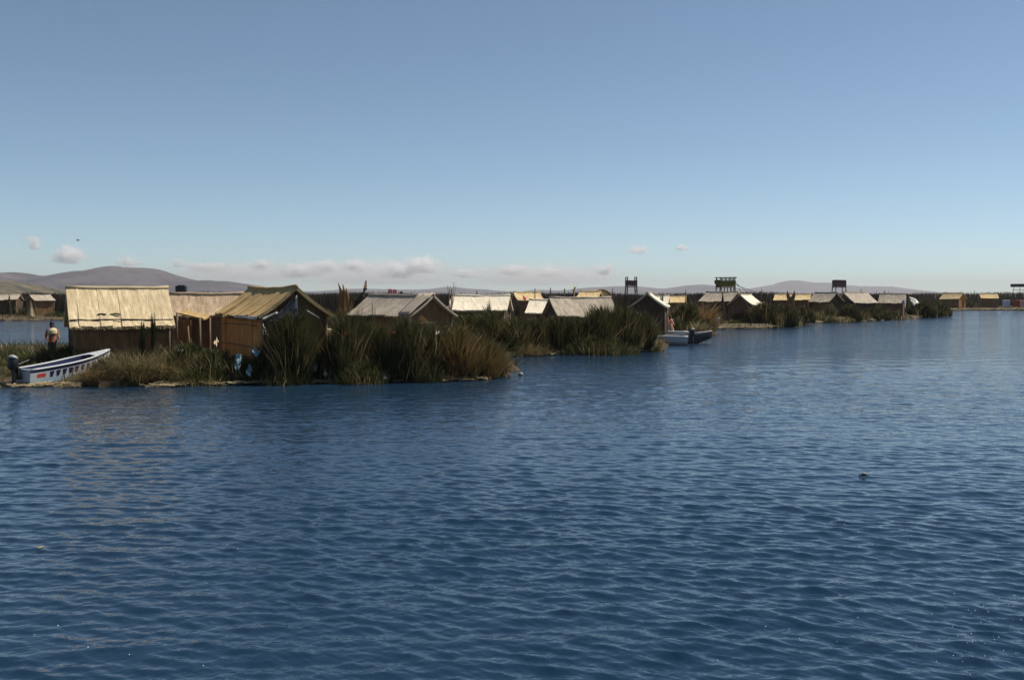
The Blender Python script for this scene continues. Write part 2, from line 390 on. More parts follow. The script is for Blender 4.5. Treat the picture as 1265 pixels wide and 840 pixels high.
def blade_vf(B, h, dirx, diry, lean, droop, w, yaw, rows=4):
    """B (n,3) bases; every blade a narrow tapering strip that leans and droops"""
    n = len(B); s = np.linspace(0, 1, rows)
    off = lean[:, None] * s + droop[:, None] * s ** 2.2
    px = B[:, 0:1] + dirx[:, None] * off * h[:, None]; py = B[:, 1:2] + diry[:, None] * off * h[:, None]
    pz = B[:, 2:3] + h[:, None] * (s - 0.55 * droop[:, None] * s ** 2.6)
    ww = w[:, None] * np.array([1.0, 0.95, 0.7, 0.12] if rows == 4 else [1.0, 0.3])[None] * 0.5
    wx = np.cos(yaw)[:, None] * ww; wy = np.sin(yaw)[:, None] * ww
    V = np.stack([np.stack([px - wx, py - wy, pz], -1), np.stack([px + wx, py + wy, pz], -1)], 2).reshape(-1, 3)
    k = np.arange(n)[:, None] * rows * 2 + np.arange(rows - 1)[None] * 2
    Fq = np.stack([k, k + 1, k + 3, k + 2], -1).reshape(-1, 4)
    return V, Fq
PAL = dict(
    dark=[(0.035, 0.048, 0.016), (0.075, 0.08, 0.027), (0.055, 0.068, 0.02)],
    green=[(0.04, 0.06, 0.018), (0.075, 0.09, 0.025), (0.09, 0.10, 0.035)],
    olive=[(0.07, 0.07, 0.028), (0.13, 0.115, 0.045), (0.10, 0.10, 0.03)],
    tan=[(0.22, 0.16, 0.075), (0.36, 0.27, 0.13), (0.15, 0.115, 0.05)],
    rust=[(0.20, 0.10, 0.035), (0.28, 0.16, 0.065), (0.14, 0.075, 0.03)],
    pale=[(0.45, 0.36, 0.20), (0.56, 0.47, 0.30), (0.34, 0.27, 0.15)],
    black=[(0.022, 0.03, 0.012), (0.04, 0.046, 0.018), (0.065, 0.062, 0.026)])
def tints(n, pal, r, rows, tip=None):
    c = np.array(PAL[pal])[r.integers(0, 3, n)] * r.uniform(0.45, 1.6, (n, 1))
    C = np.repeat(c[:, None, :], rows, 1)
    if tip:
        tc = np.array(PAL[tip])[r.integers(0, 3, n)]; f = np.linspace(0, 1, rows)[None, :, None] ** 1.5 * r.uniform(0, 1, (n, 1, 1))
        C = C * (1 - f) + tc[:, None, :] * f
    return np.repeat(C[:, :, None, :], 2, 2).reshape(-1, 3)
SEED = [100]
def tuft(name, parent, n, rx, ry, hmin, hmax, pal, tip=None, lean=0.12, droop=0.15, w=0.03, dome=0.5, origin=(0, 0, 0)):
    SEED[0] += 1; r = np.random.default_rng(SEED[0])
    a = r.random(n) * 2 * pi; q = np.sqrt(r.random(n))
    lob = 1 + 0.22 * np.sin(3 * a + SEED[0]) + 0.15 * np.sin(5 * a + 2.1 * SEED[0])
    B = np.stack([origin[0] + rx * q * lob * np.cos(a), origin[1] + ry * q * lob * np.sin(a), np.full(n, origin[2]) - 0.05], -1)
    lump = 0.5 + 0.28 * np.sin(B[:, 0] * 2.3 / max(rx, .3) * 1.7 + SEED[0] * 1.7) + 0.22 * np.sin(B[:, 0] * 5.1 / max(rx, .3) + B[:, 1] * 3 + SEED[0])
    h = (hmin + (hmax - hmin) * np.clip(lump + r.normal(0, 0.18, n), 0, 1.05)) * (1 - dome * q ** 2.5)
    h *= np.where(r.random(n) < 0.3, r.uniform(0.35, 0.8, n), 1)
    out = np.arctan2(np.sin(a) * ry, np.cos(a) * rx) + r.normal(0, 0.9, n)
    V, Fq = blade_vf(B, h, np.cos(out), np.sin(out), np.abs(r.normal(0, lean, n)) + lean * 0.6 * q, np.abs(r.normal(0, droop, n)) + droop * 0.5, w * r.uniform(0.6, 1.4, n), r.random(n) * pi)
    return tag(mesh(name, V, Fq, MB, parent, col=tints(n, pal, r, 4, tip)), kind='stuff')
def leaf_mass(parent, n, rx, ry, h, pal, tip, w):
    SEED[0] += 1; r = np.random.default_rng(SEED[0]); a = r.random(n) * 2 * pi; q = np.sqrt(r.random(n)); t = r.random(n) ** 0.8
    k = np.sqrt(np.clip(1 - (t * .95) ** 2.2, 0.02, 1)) * (1 + .25 * np.sin(3 * a + SEED[0]) * t)
    B = np.stack([rx * q * k * np.cos(a), ry * q * k * np.sin(a), h * .82 * t * (1 + .12 * np.sin(4 * a + SEED[0]))], -1)
    V, Fq = blade_vf(B, h * r.uniform(.1, .26, n), np.cos(a), np.sin(a), np.abs(r.normal(.35, .25, n)), np.abs(r.normal(.2, .2, n)), w * r.uniform(.8, 1.9, n), r.random(n) * pi)
    return tag(mesh('leaf_mass', V, Fq, MB, parent, col=tints(n, pal, r, 4, tip)), kind='stuff')
def clump(px, Y, wpx, top, n, style, label, z=0.35, ry=None, group='reed clumps along the island edges', low=0.55, name='reed_clump', w=None, dome=0.68):
    b = A(px, 400, Y); s = Y / F_PX; rx = wpx * s / 2 * 0.92; hm = (ZT(top, Y) - z) * 1.15; low = min(0.75, low + 0.12)
    o = empty(name, (b[0], b[1], z), 0, label, 'reeds', group)
    ry = ry or min(rx, 1.3); w = w or max(0.02, 0.6 * s); n = int(n * 1.5)
    g, gt, d, frac, lean, droop = dict(
        dark=('black', 'olive', 'tan', 0.18, 0.09, 0.09), mixed=('dark', 'olive', 'tan', 0.34, 0.14, 0.18),
        upright=('dark', 'olive', 'tan', 0.28, 0.07, 0.06), drooping=('olive', 'tan', 'tan', 0.5, 0.26, 0.5),
        rusty=('olive', 'rust', 'rust', 0.45, 0.16, 0.22), grass=('green', 'olive', 'olive', 0.35, 0.2, 0.25), yellow=('olive', 'tan', 'pale', 0.3, 0.2, 0.3),
        dry=('rust', 'tan', 'tan', 0.5, 0.2, 0.3))[style]
    nd = int(n * frac)
    tuft('green_blades', o, n - nd, rx, ry, hm * low, hm, g, gt, lean, droop, w, dome)
    if style in ('dark', 'upright', 'mixed', 'rusty') and wpx > 24: leaf_mass(o, int(n * .7), rx * .95, ry, hm * .78, g, gt, w * 1.2)
    tuft('pale_stalks', o, max(10, n // 26), rx, ry, hm * .5, hm * 1.02, 'pale' if style != 'dark' else 'tan', None, 0.3, 0.12, w * 0.75, dome * .6)
    tuft('dry_blades', o, nd, rx, ry, hm * low * 0.9, hm * 0.97, d, None, lean * 1.2, droop * 1.3, w * 0.8, dome)
    return o
def spike(px, Y, top, label, wpx=7, z=0.4, n=240, pal='black', group='upright reed spikes'):
    b = A(px, 400, Y); s = Y / F_PX; h = ZT(top, Y) - z
    o = empty('reed_spike', (b[0], b[1], z), 0, label, 'reeds', group)
    tuft('blades', o, n, wpx * s * 0.32, wpx * s * 0.32, h * 0.72, h * 1.08, pal, 'dark', 0.012, 0.01, max(0.03, 0.9 * s), 0.45)
    tuft('side_leaves', o, n // 2, wpx * s * 0.4, wpx * s * 0.4, h * 0.2, h * 0.55, pal, 'olive', 0.1, 0.12, max(0.022, 0.7 * s), 0.4)
    return o

# ------------------------------------------------------------------ the floating islands
def island(pts, label, z=0.38, seed=0, mat=None, lip=0.5):
    r = np.random.default_rng(seed); P = np.array(pts, float); out = []
    for i in range(len(P)):
        a, b = P[i], P[(i + 1) % len(P)]; m = max(2, int(np.linalg.norm(b - a) / 0.7))
        for k in range(m):
            q = a + (b - a) * k / m; out.append(q + r.normal(0, 0.16, 2))
    out = np.array(out); n = len(out); c = out.mean(0)
    d = out - c; d /= np.linalg.norm(d, axis=1)[:, None]
    rings = [(out + d * 0.25, -0.45), (out + d * 0.12, 0.02), (out, 0.16), (out - d * lip, z * 0.8), (out - d * lip * 3, z)]
    V = []; Fc = []
    for q, zz in rings:
        for p in q: V.append((p[0], p[1], zz + r.normal(0, 0.035)))
    for k in range(len(rings) - 1):
        for i in range(n):
            j = (i + 1) % n; Fc.append((k * n + i, k * n + j, (k + 1) * n + j, (k + 1) * n + i))
    Fc.append(tuple((len(rings) - 1) * n + i for i in range(n)))
    o = mesh('reed_island', V, Fc, mat or M_SOIL); tag(o, label, kind='structure')
    return out
def gp(px, py): return G(px, py)[:2]
e1 = [gp(-180, 482), gp(-60, 480), gp(0, 476), gp(90, 474), gp(140, 477), gp(200, 475), gp(240, 473.5), gp(320, 472), gp(400, 470.5), gp(470, 469), gp(545, 468), gp(600, 466.5), gp(620, 463)]
isl1 = island(e1 + [(0.2, 46), (-0.8, 51), (-3.0, 57), (-9, 60), (-17, 61), (-26, 62), (-38, 60)], 'near floating reed island with the straw huts', seed=1)
e2 = [gp(540, 448), gp(600, 442), gp(640, 440), gp(700, 438), gp(760, 436.5), gp(808, 433.5), gp(816, 429)]
isl2 = island(e2 + [(11.0, 72), (12.5, 80), (17, 88), (19, 104), (16, 116), (-2, 112), (-8, 90), (-7, 66)], 'middle floating reed island behind the near one', seed=2)
e3 = [gp(850, 408), gp(900, 406), gp(940, 406), (30.6, 112), gp(985, 401.5), gp(1000, 399.5), gp(1050, 397.5), gp(1090, 395.5), gp(1125, 393.5), gp(1172, 390.5)]
isl3 = island(e3 + [(74, 178), (70, 190), (50, 175), (32, 160), (16, 130)], 'long floating island reaching toward the right', seed=3)
e4 = [gp(1150, 384.2), gp(1200, 383.6), gp(1265, 383.2), gp(1400, 383.2)]
isl4 = island(e4 + [(160, 300), (90, 300)], 'farthest floating island at the right', seed=4, lip=0.8)
isl5 = island([gp(-160, 397), gp(0, 396.5), gp(90, 396), (-60, 172), (-120, 172)], 'small floating island across the channel at the left', seed=5)

def litter(pts, label, n, seed, band=0.5, z=0.05, long=0.5, pal='pale', w=0.025):
    r = np.random.default_rng(seed); P = np.array(pts); m = len(P)
    i = r.integers(0, m - 1, n); f = r.random(n)[:, None]; q = P[i] * (1 - f) + P[i + 1] * f
    dn = P[i + 1] - P[i]; dn /= np.linalg.norm(dn, axis=1)[:, None]
    k = np.sin(i * 0.9 + seed) + np.sin(i * 0.37) + r.normal(0, 0.5, n) > -0.2
    q = q[k]; dn = dn[k]; n = len(q)
    yaw = np.arctan2(dn[:, 1], dn[:, 0]) + r.normal(0, 0.5, n)
    q = q + r.normal(0, band, (n, 1)) * np.array([[0.0, 1.0]])
    L = long * r.uniform(0.4, 1.5, n); zz = z + np.abs(r.normal(0, 0.05, n))
    ex, ey = np.cos(yaw) * L / 2, np.sin(yaw) * L / 2; wx, wy = -np.sin(yaw) * w, np.cos(yaw) * w; tz = r.normal(0, 0.03, n)
    V = np.stack([np.stack([q[:, 0] - ex - wx, q[:, 1] - ey - wy, zz - tz], -1), np.stack([q[:, 0] + ex - wx, q[:, 1] + ey - wy, zz + tz], -1),
                  np.stack([q[:, 0] + ex + wx, q[:, 1] + ey + wy, zz + tz + w], -1), np.stack([q[:, 0] - ex + wx, q[:, 1] - ey + wy, zz - tz + w], -1)], 1).reshape(-1, 3)
    Fq = np.arange(4 * n).reshape(-1, 4)
    c = np.repeat(np.array(PAL[pal])[r.integers(0, 3, n)] * r.uniform(0.6, 1.2, (n, 1)), 4, 0)
    tag(mesh('straw_litter', V, Fq, MB, col=c), label, kind='stuff')
litter([p - np.array([0, .95]) for p in isl1[:60] if p[1] < 44], 'loose pale straw along the waterline of the near island', 1700, 1, 0.16, 0.03, 0.6)
litter(e2, 'loose pale straw along the waterline of the middle island', 600, 2, 0.15, w=0.03)
litter(e3, 'loose pale straw along the shore of the long island', 350, 3, 0.4, 0.1, 0.9, 'tan', w=0.04)
litter(e4, 'loose straw along the farthest shore', 900, 4, 0.6, 0.25, 1.6, 'tan', w=0.09)

# far belt of standing reeds that closes the lake
def reed_belt():
    r = np.random.default_rng(77); n = 42000
    x = r.uniform(-260, 330, n); y = 345 + 22 * r.random(n) + 8 * np.sin(x * 0.03)
    h = 4.1 + 0.22 * np.sin(x * 0.09) + 0.18 * np.sin(x * 0.23 + 1) + r.normal(0, 0.3, n)
    B = np.stack([x, y, np.full(n, -0.2)], -1)
    V, Fq = blade_vf(B, h, np.cos(x), np.sin(x), np.abs(r.normal(0, 0.03, n)), np.zeros(n), r.uniform(0.1, 0.26, n), r.normal(0, 0.6, n), rows=2)
    c = np.array([(0.055, 0.045, 0.03), (0.04, 0.045, 0.022), (0.09, 0.065, 0.04)])[r.integers(0, 3, n)] * r.uniform(0.6, 1.2, (n, 1))
    tag(mesh('reed_belt', V, Fq, MB, col=np.repeat(c, 4, 0)), 'dark belt of standing reeds closing the far side of the lake', kind='stuff')
reed_belt()
def near_belt():
    r = np.random.default_rng(78); n = 30000
    px = r.uniform(-150, 1135, n); y = 178 + 9 * r.random(n) + 3 * np.sin(px * 0.02)
    x = (px - 632.5) / F_PX * y
    h = 3.35 + 0.2 * np.sin(x * 0.21) + 0.15 * np.sin(x * 0.6 + 1) + r.normal(0, 0.22, n)
    V, Fq = blade_vf(np.stack([x, y, np.full(n, -0.2)], -1), h, np.cos(x), np.sin(x), np.abs(r.normal(0, 0.04, n)), np.zeros(n), r.uniform(0.08, 0.2, n), r.normal(0, 0.6, n), rows=2)
    c = np.array([(0.06, 0.042, 0.03), (0.04, 0.042, 0.022), (0.09, 0.06, 0.04)])[r.integers(0, 3, n)] * r.uniform(0.5, 1.2, (n, 1))
    tag(mesh('reed_belt', V, Fq, MB, col=np.repeat(c, 4, 0)), 'dark brown belt of reeds just behind the islands', kind='stuff')
near_belt()
def ground_cover(outline, n, seed, label, hmax=0.45, w=0.03, pals=('olive', 'tan', 'dark')):
    r = np.random.default_rng(seed); P = outline; lo, hi = P.min(0), P.max(0); pts = []
    while len(pts) < n:
        q = lo + (hi - lo) * r.random((n, 2)); ins = np.zeros(n, bool); j = len(P) - 1
        for i in range(len(P)):
            c = ((P[i, 1] > q[:, 1]) != (P[j, 1] > q[:, 1])) & (q[:, 0] < (P[j, 0] - P[i, 0]) * (q[:, 1] - P[i, 1]) / (P[j, 1] - P[i, 1] + 1e-9) + P[i, 0]); ins ^= c; j = i
        pts += list(q[ins])
    q = np.array(pts[:n]); 
    # thicker toward the water's edge
    m = n // 3; k = r.integers(0, len(P), m); q[:m] = P[k] + (P[(k + 1) % len(P)] - P[k]) * r.random((m, 1)) + (P.mean(0) - P[k]) / np.linalg.norm(P.mean(0) - P[k], axis=1)[:, None] * r.uniform(-.15, .7, (m, 1))
    z = np.full(n, .3); z[:m] = .05
    a = r.random(n) * 2 * pi
    V, Fq = blade_vf(np.concatenate([q, z[:, None]], 1), hmax * r.uniform(.3, 1.1, n), np.cos(a), np.sin(a), np.abs(r.normal(0, .35, n)), np.abs(r.normal(0, .3, n)), w * r.uniform(.6, 1.4, n), r.random(n) * pi)
    c = np.array(sum([PAL[p_] for p_ in pals], []))[r.integers(0, 9, n)] * r.uniform(.6, 1.3, (n, 1))
    tag(mesh('ground_cover', V, Fq, MB, col=np.repeat(c, 8, 0)), label, kind='stuff')
ground_cover(isl1, 14000, 1, 'short dry grass over the near island', .5, .035)
ground_cover(isl2, 7000, 2, 'short dry grass over the middle island', .5, .05)
ground_cover(isl3, 7000, 3, 'short dry grass over the long island', .5, .08)
ground_cover(isl4, 4000, 4, 'short dry grass over the farthest island', .5, .14)
ground_cover(isl5, 3000, 5, 'short dry grass over the island across the channel', .5, .09)

# ------------------------------------------------------------------ reed huts
def roof_piece(x0, x1, side, W, zr, ze, th, nx, ny, r, sag, Lf, lift=0.0, t0=0.0, t1=1.0, rough=0.006):
    V = []; uv = []; ths = math.atan2(zr - ze, W / 2); nn = np.array([0, side * sin(ths), cos(ths)])
    J = r.normal(0, rough, (ny, nx)); sl = math.hypot(W / 2, zr - ze)
    for k in (1, 0):
        for j in range(ny):
            for i in range(nx):
                x = x0 + (x1 - x0) * i / (nx - 1); t = t0 + (t1 - t0) * j / (ny - 1)
                if t == 1.0 and k: t += r.normal(0, 0.012)
                z = zr + (ze - zr) * t - sag * (1 - (2 * x / Lf) ** 2) * (1 - 0.3 * t) - 0.07 * sin(pi * min(t, 1))
                p = np.array([x, side * W / 2 * t, z]) + nn * ((J[j, i] + lift) if k else -th)
                V.append(tuple(p)); uv.append((x, t * sl))
    m = nx * ny; Fc = []
    for j in range(ny - 1):
        for i in range(nx - 1):
            a = j * nx + i; q = (a, a + nx, a + nx + 1, a + 1)
            if side > 0: q = q[::-1]
            Fc.append(q); Fc.append(tuple(m + b for b in q[::-1]))
    rim = list(range(nx)) + [j * nx + nx - 1 for j in range(1, ny)] + [(ny - 1) * nx + i for i in range(nx - 2, -1, -1)] + [j * nx for j in range(ny - 2, 0, -1)]
    for k in range(len(rim)):
        a, b = rim[k], rim[(k + 1) % len(rim)]; f = (a, b, m + b, m + a); Fc.append(f if side > 0 else f[::-1])
    return V, Fc, uv
HUTS = {}
def hut(v, label, roof, wall, mats=1, panels=1, z0=0.4, th=0.09, sag=0.05, door=None, fringe=0, seed=0, gable=None, cat='hut', batten=False, backroof=None):
    cx, cy, yaw, L, W, zr, ze = v; r = np.random.default_rng(seed + 500)
    o = empty('reed_hut', (cx, cy, z0), yaw, label, cat, 'straw huts on the floating islands')
    zr -= z0; ze -= z0; ov = min(0.32, W * 0.09); og = min(0.22, L * 0.06)
    hw = W / 2 - ov; hl = L / 2 - og; zt = ze + (zr - ze) * ov / (W / 2) - th - 0.06
    for side in (-1, 1):
        k_ = mats if side < 0 or fringe else max(1, mats // 2)
        for k in range(k_):
            x0 = -L / 2 + L * k / k_ - (0.03 if k else 0); x1 = -L / 2 + L * (k + 1) / k_ + (0.03 if k < k_ - 1 else 0)
            V, Fc, uv = roof_piece(x0, x1, side, W, zr, ze + r.normal(0, 0.025), th, 5 if mats > 2 else 9, 6 if mats > 2 else 5, r, sag, L, 0.008 * (k % 2) + r.uniform(0, 0.006))
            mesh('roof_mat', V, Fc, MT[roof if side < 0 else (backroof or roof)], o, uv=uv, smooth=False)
    # rolled ridge
    xs = np.linspace(-L / 2 - 0.02, L / 2 + 0.02, 8)
    V, Fc = tube_vf([(x, 0, zr - sag * (1 - (2 * x / L) ** 2) + 0.01 + r.normal(0, 0.01)) for x in xs], 0.075, 7)
    mesh('ridge_roll', V, Fc, MT[roof], o, uv=[(q[1] * 4, q[0]) for q in V], smooth=True)
    # long walls
    for side in (-1, 1):
        pw = 2 * hl / panels
        V, Fc = box_vf((0, 0, zt / 2), (pw - 0.015, 0.05, zt)); base = None
        for k in range(panels):
            x = -hl + pw * (k + 0.5)
            if base is None: base = mesh('wall_panel', V, Fc, MT[wall], o, uv=box_uv(V)); p = base
            else:
                p = base.copy(); COL.objects.link(p)
            p.location = (x, side * hw + r.normal(0, 0.012), 0); p.rotation_euler = (r.normal(0, 0.008), 0, r.normal(0, 0.004))
    # gable walls
    for gx, nm in ((-1, 'L'), (1, 'R')):
        gp_ = max(1, panels // 2 * 2) if panels > 1 else 1
        ys = np.linspace(-hw + 0.03, hw - 0.03, gp_ + 1)
        zf = lambda y: ze + (zr - ze) * (1 - abs(y) / (W / 2)) - th - 0.09
        for k in range(gp_):
            a, b = ys[k] + 0.006, ys[k + 1] - 0.006
            prof = [(a, 0), (b, 0), (b, zf(b))] + ([(0, zf(0) - 0.05)] if a < 0 < b else []) + [(a, zf(a))]
            xx = gx * (hl - 0.035) + r.normal(0, 0.008); n = len(prof)
            V = [(xx - 0.02, y, z) for y, z in prof] + [(xx + 0.02, y, z) for y, z in prof]
            Fc = [tuple(range(n))[::-1], tuple(range(n, 2 * n))] + [(i, (i + 1) % n, n + (i + 1) % n, n + i) for i in range(n)]
            mesh('gable_panel', V, Fc, MT[gable or wall], o, uv=[(q[1], q[2]) for q in V])
        if door == nm:
            d = box('door', (gx * (hl + 0.015), hw * 0.15, 0.82), (0.05, 0.72, 1.64), M_DARKPOLE, o)
            box('door_frame', (0, hw * 0.15, 1.68), (0.07, 0.9, 0.09), M_POLE, d).location = (gx * (hl + 0.015), 0, 0)
    for sx in (-1, 1):
        for sy in (-1, 1):
            tube('post', [(sx * (hl + 0.02), sy * (hw + 0.03), -0.1), (sx * (hl + 0.02) + r.normal(0, .01), sy * (hw + 0.03), zt + 0.02)], 0.045, M_POLE, o, 6)
    if fringe:                                       # poles lashed across the walls
        for zz in (zt * .42, zt * .8):
            tube('wall_batten', [(x, -hw - .045 + r.normal(0, .008), zz + r.normal(0, .015)) for x in np.linspace(-hl, hl, 6)], .022, M_POLE, o, 5)
            for gx in (-1, 1): tube('wall_batten', [(gx * (hl + .01), y, zz + r.normal(0, .015)) for y in np.linspace(-hw, hw, 5)], .022, M_POLE, o, 5)
    if batten:
        for t, rr in ((0.83, 0.03),):
            tube('roof_batten', [(x, -W / 2 * t, zr + (ze - zr) * t + 0.0 + r.normal(0, 0.012) - 0.02) for x in np.linspace(-L / 2 + 0.02, L / 2 - 0.02, 12)], rr, M_DARKPOLE, o, 6)
    if fringe:
        for side in (-1, 1):
            n = fringe; x = r.uniform(-L / 2, L / 2, n)
            B = np.stack([x, np.full(n, side * (W / 2 - 0.03)) + r.normal(0, 0.02, n), ze - sag * 0.7 * (1 - (2 * x / L) ** 2) - 0.02 + r.normal(0, 0.02, n)], -1)
            V, Fq = blade_vf(B, -r.uniform(0.03, 0.11, n), np.zeros(n), np.full(n, -side * 1.0), np.abs(r.normal(0.4, 0.25, n)), np.zeros(n), np.full(n, 0.03), r.normal(0, 0.5, n), rows=2)
            pal = {'straw': 'pale', 'olive': 'tan', 'grey': 'tan', 'pink': 'pale'}.get(roof, 'pale')
            tag(mesh('eave_fringe', V, Fq, MB, o, col=np.repeat(np.array(PAL[pal])[r.integers(0, 3, n)], 4, 0)), kind='stuff')
    HUTS[label] = o
    return o
def loc_of(o, p):                                   # world point -> local coordinates of a thing (rotated about z only)
    d = np.asarray(p, float) - np.array(o.location); a = -o.rotation_euler[2]
    return np.array([d[0] * cos(a) - d[1] * sin(a), d[0] * sin(a) + d[1] * cos(a), d[2]])
h1 = hut((-16.18, 43.27, 0.46, 3.95, 3.56, 3.55, 2.02), 'largest near straw hut with a broad pale roof, left end of the island', 'straw', 'wall', 10, 7, fringe=420, batten=True, th=0.12, sag=0.03, seed=1)
h2 = hut((-15.4, 53.25, 0.06, 3.7, 2.6, 3.34, 2.28), 'hut with a pinkish tan roof, between the pale hut and the brown roofed one', 'pink', 'red', 7, 6, fringe=200, seed=2)
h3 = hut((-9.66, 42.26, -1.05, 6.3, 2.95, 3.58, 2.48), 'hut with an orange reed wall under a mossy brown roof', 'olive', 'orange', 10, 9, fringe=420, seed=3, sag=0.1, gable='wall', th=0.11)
h4 = hut((-5.5, 52.0, -0.78, 5.0, 3.1, 3.28, 2.28), 'hut with a grey taupe roof behind the tallest near reeds', 'grey', 'wall', 8, 7, fringe=300, seed=4, sag=0.06)
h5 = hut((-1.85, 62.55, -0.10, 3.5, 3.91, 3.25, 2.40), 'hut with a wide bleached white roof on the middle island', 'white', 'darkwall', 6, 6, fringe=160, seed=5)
h6 = hut((2.25, 70.5, -0.19, 2.2, 3.66, 2.98, 2.12), 'small hut with a white tiled looking roof beside the big grey roof', 'white', 'wall', 4, 4, seed=6)
hut((1.2, 85.92, 0.18, 2.2, 3.77, 3.53, 2.91), 'hut with a cream roof peeping out behind the small white roof', 'gold', 'red', 3, 3, seed=7)
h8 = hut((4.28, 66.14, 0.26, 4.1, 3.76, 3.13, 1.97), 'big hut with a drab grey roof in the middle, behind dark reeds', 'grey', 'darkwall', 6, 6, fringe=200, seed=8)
h10 = hut((9.54, 73.26, -1.75, 5.1, 2.77, 3.45, 2.50), 'hut showing its dark gable, its bright roof side sloping toward the moored boats', 'grey', 'darkwall', 4, 6, seed=10, backroof='white')  # whiter back slope: the sun's brightness is put into its thatch colour
hut((17.1, 111.26, -0.19, 2.6, 3.81, 3.21, 2.59), 'low cream roofed hut right of the dark gabled one', 'gold', 'wall', 3, 3, seed=11)
hut((22.97, 115.24, -0.69, 3.84, 3.65, 3.68, 2.67), 'grey roofed hut below the olive lookout tower', 'grey', 'darkwall', 4, 4, seed=12)
h13 = hut((24.86, 112.07, -2.00, 5.6, 2.8, 3.40, 2.30), 'hut with a brown gable and one brilliant pale roof side, right of the olive tower', 'grey', 'red', 4, 4, seed=13, backroof='white')  # back slope coloured paler than the front to look sunlit
hut((37.58, 140.98, -0.37, 4.71, 3.79, 3.45, 2.71), 'low hut with a gold roof behind the dark reed clump on the long island', 'gold', 'red', 5, 4, seed=14)
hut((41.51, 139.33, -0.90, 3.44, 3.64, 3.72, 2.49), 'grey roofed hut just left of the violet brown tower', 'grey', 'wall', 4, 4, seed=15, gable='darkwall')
hut((46.01, 141.03, 0.58, 4.89, 3.60, 3.73, 2.33), 'grey roofed hut just right of the violet brown tower', 'grey', 'darkwall', 4, 4, seed=16)
h17 = hut((54.56, 151.08, -0.45, 3.5, 3.77, 3.55, 2.25), 'grey roofed hut at the right end of the long island', 'grey', 'red', 4, 4, seed=17)
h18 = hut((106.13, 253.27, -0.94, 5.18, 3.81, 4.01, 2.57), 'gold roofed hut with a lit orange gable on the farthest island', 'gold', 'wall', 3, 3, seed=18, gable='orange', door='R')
h19 = hut((116.0, 256.37, -0.25, 4.08, 3.78, 3.80, 2.74), 'gold roofed hut nearest the right edge of the picture', 'gold', 'wall', 3, 3, seed=19)
hl1 = hut((-67.86, 151.46, 0.80, 3.0, 3.71, 3.40, 2.59), 'small tan roofed hut across the channel at the far left', 'grey', 'wall', 3, 3, seed=20)
hut((-76.5, 156.0, 0.15, 7.0, 3.6, 3.5, 2.7), 'long drab hut at the very left edge across the channel', 'grey', 'darkwall', 4, 4, seed=21)
hut((13.4, 96.5, -0.2, 2.0, 3.2, 3.25, 2.6), 'tiny low hut with a pale flat looking roof under the first lookout tower', 'white', 'wall', 2, 2, seed=22)
hut((6.85, 92, -0.3, 1.9, 3.0, 3.62, 3.1), 'little cream roof beside the arched shelter', 'gold', 'wall', 2, 2, seed=23)

# extra pieces on single huts
tp = h3; P_ = lambda px, py, Y: loc_of(h3, A(px, py, Y))
gx = 6.3 / 2 + 0.06
cloth('gable_tarp', [(gx, -1.2, 1.75), (gx + 0.02, 0.05, 1.9), (gx + 0.02, 0.0, 2.85), (gx, -0.45, 2.42)], 6, 6, M_TARP, h3, 0.02, 3)
for k, (a, b) in enumerate([((-1.36, 2.0), (-0.8, 2.22)), ((-1.36, 1.98), (-1.25, 1.5)), ((-1.25, 1.5), (-0.85, 1.12)), ((0.35, 2.3), (0.85, 1.98))]):
    cloth('plastic_strip', [(gx + .05, a[0], a[1]), (gx + .05, b[0], b[1]), (gx + .06, b[0] + .05, b[1] - .05), (gx + .06, a[0] + .03, a[1] - .1)], 6, 2, M_PLASTIC, h3, 0.03, 20 + k)
cloth('eave_sheet', [(0.2, -1.5, 2.05), (3.1, -1.5, 2.06), (3.1, -1.53, 1.92), (0.2, -1.53, 1.98)], 14, 2, M_PLASTIC, h3, 0.02, 8)
cloth('corner_tarp', [(1.5, -.1, 2.92), (2.56, -.06, 2.96), (2.6, -1.62, 1.94), (1.7, -1.62, 1.94)], 6, 6, MT['grey'], h4, 0.012, 9)
for k, (a, b) in enumerate([((-0.9, 0.04), (-0.6, 0.06)), ((-0.42, 0.02), (-0.05, 0.05))]):
    t_ = 0.68; z_ = 3.15 + (1.62 - 3.15) * t_ - 0.03
    V, Fc = tube_vf([(a[0], -1.78 * t_, z_), ((a[0] + b[0]) / 2, -1.78 * t_ + .03, z_ + .02), (b[0], -1.78 * t_ - .02, z_)], 0.035, 6)
    mesh('roof_stick', V, Fc, M_DARKPOLE, h1)
cloth('hanging_sheet', [(1.75, -1.95, 2.4), (1.9, -0.9, 3.0), (1.95, -1.2, 1.6), (1.9, -1.8, 0.95)], 5, 5, M_PLASTIC, h17, 0.03, 10)
box('roof_bundle', (0.45, -1.72, 1.72), (0.42, 0.25, 0.3), M_CREAM, h8, bevel=0.08)

# lean-to beside the orange walled hut
q = A(240, 412, 46.5); lt = empty('lean_to', (q[0], q[1], 0.4), -0.15, 'small brown lean-to shed with a sloping roof beside the orange wall', 'shed')
for sx, zt_ in ((-0.55, 2.1), (0.5, 1.85)):
    for sy in (-0.5, 0.5): tube('post', [(sx, sy, -0.1), (sx, sy, zt_)], 0.05, M_POLE, lt, 6)
V, Fc, uv = roof_piece(-0.62, 0.62, -1, 1.3, 0.0, -0.12, 0.07, 5, 4, rng, 0.0, 1.3)
ro = mesh('roof_mat', V, Fc, MT['olive'], lt, uv=uv); ro.location = (0, 0.3, 2.08); ro.rotation_euler = (0, 0.2, 0)
V, Fc = box_vf((0, 0.45, 0.95), (1.05, 0.05, 1.8)); mesh('wall_panel', V, Fc, MT['red'], lt, uv=box_uv(V))
V, Fc = box_vf((-0.22, -0.48, 0.9), (0.6, 0.05, 1.7)); mesh('wall_panel', V, Fc, MT['wall'], lt, uv=box_uv(V))
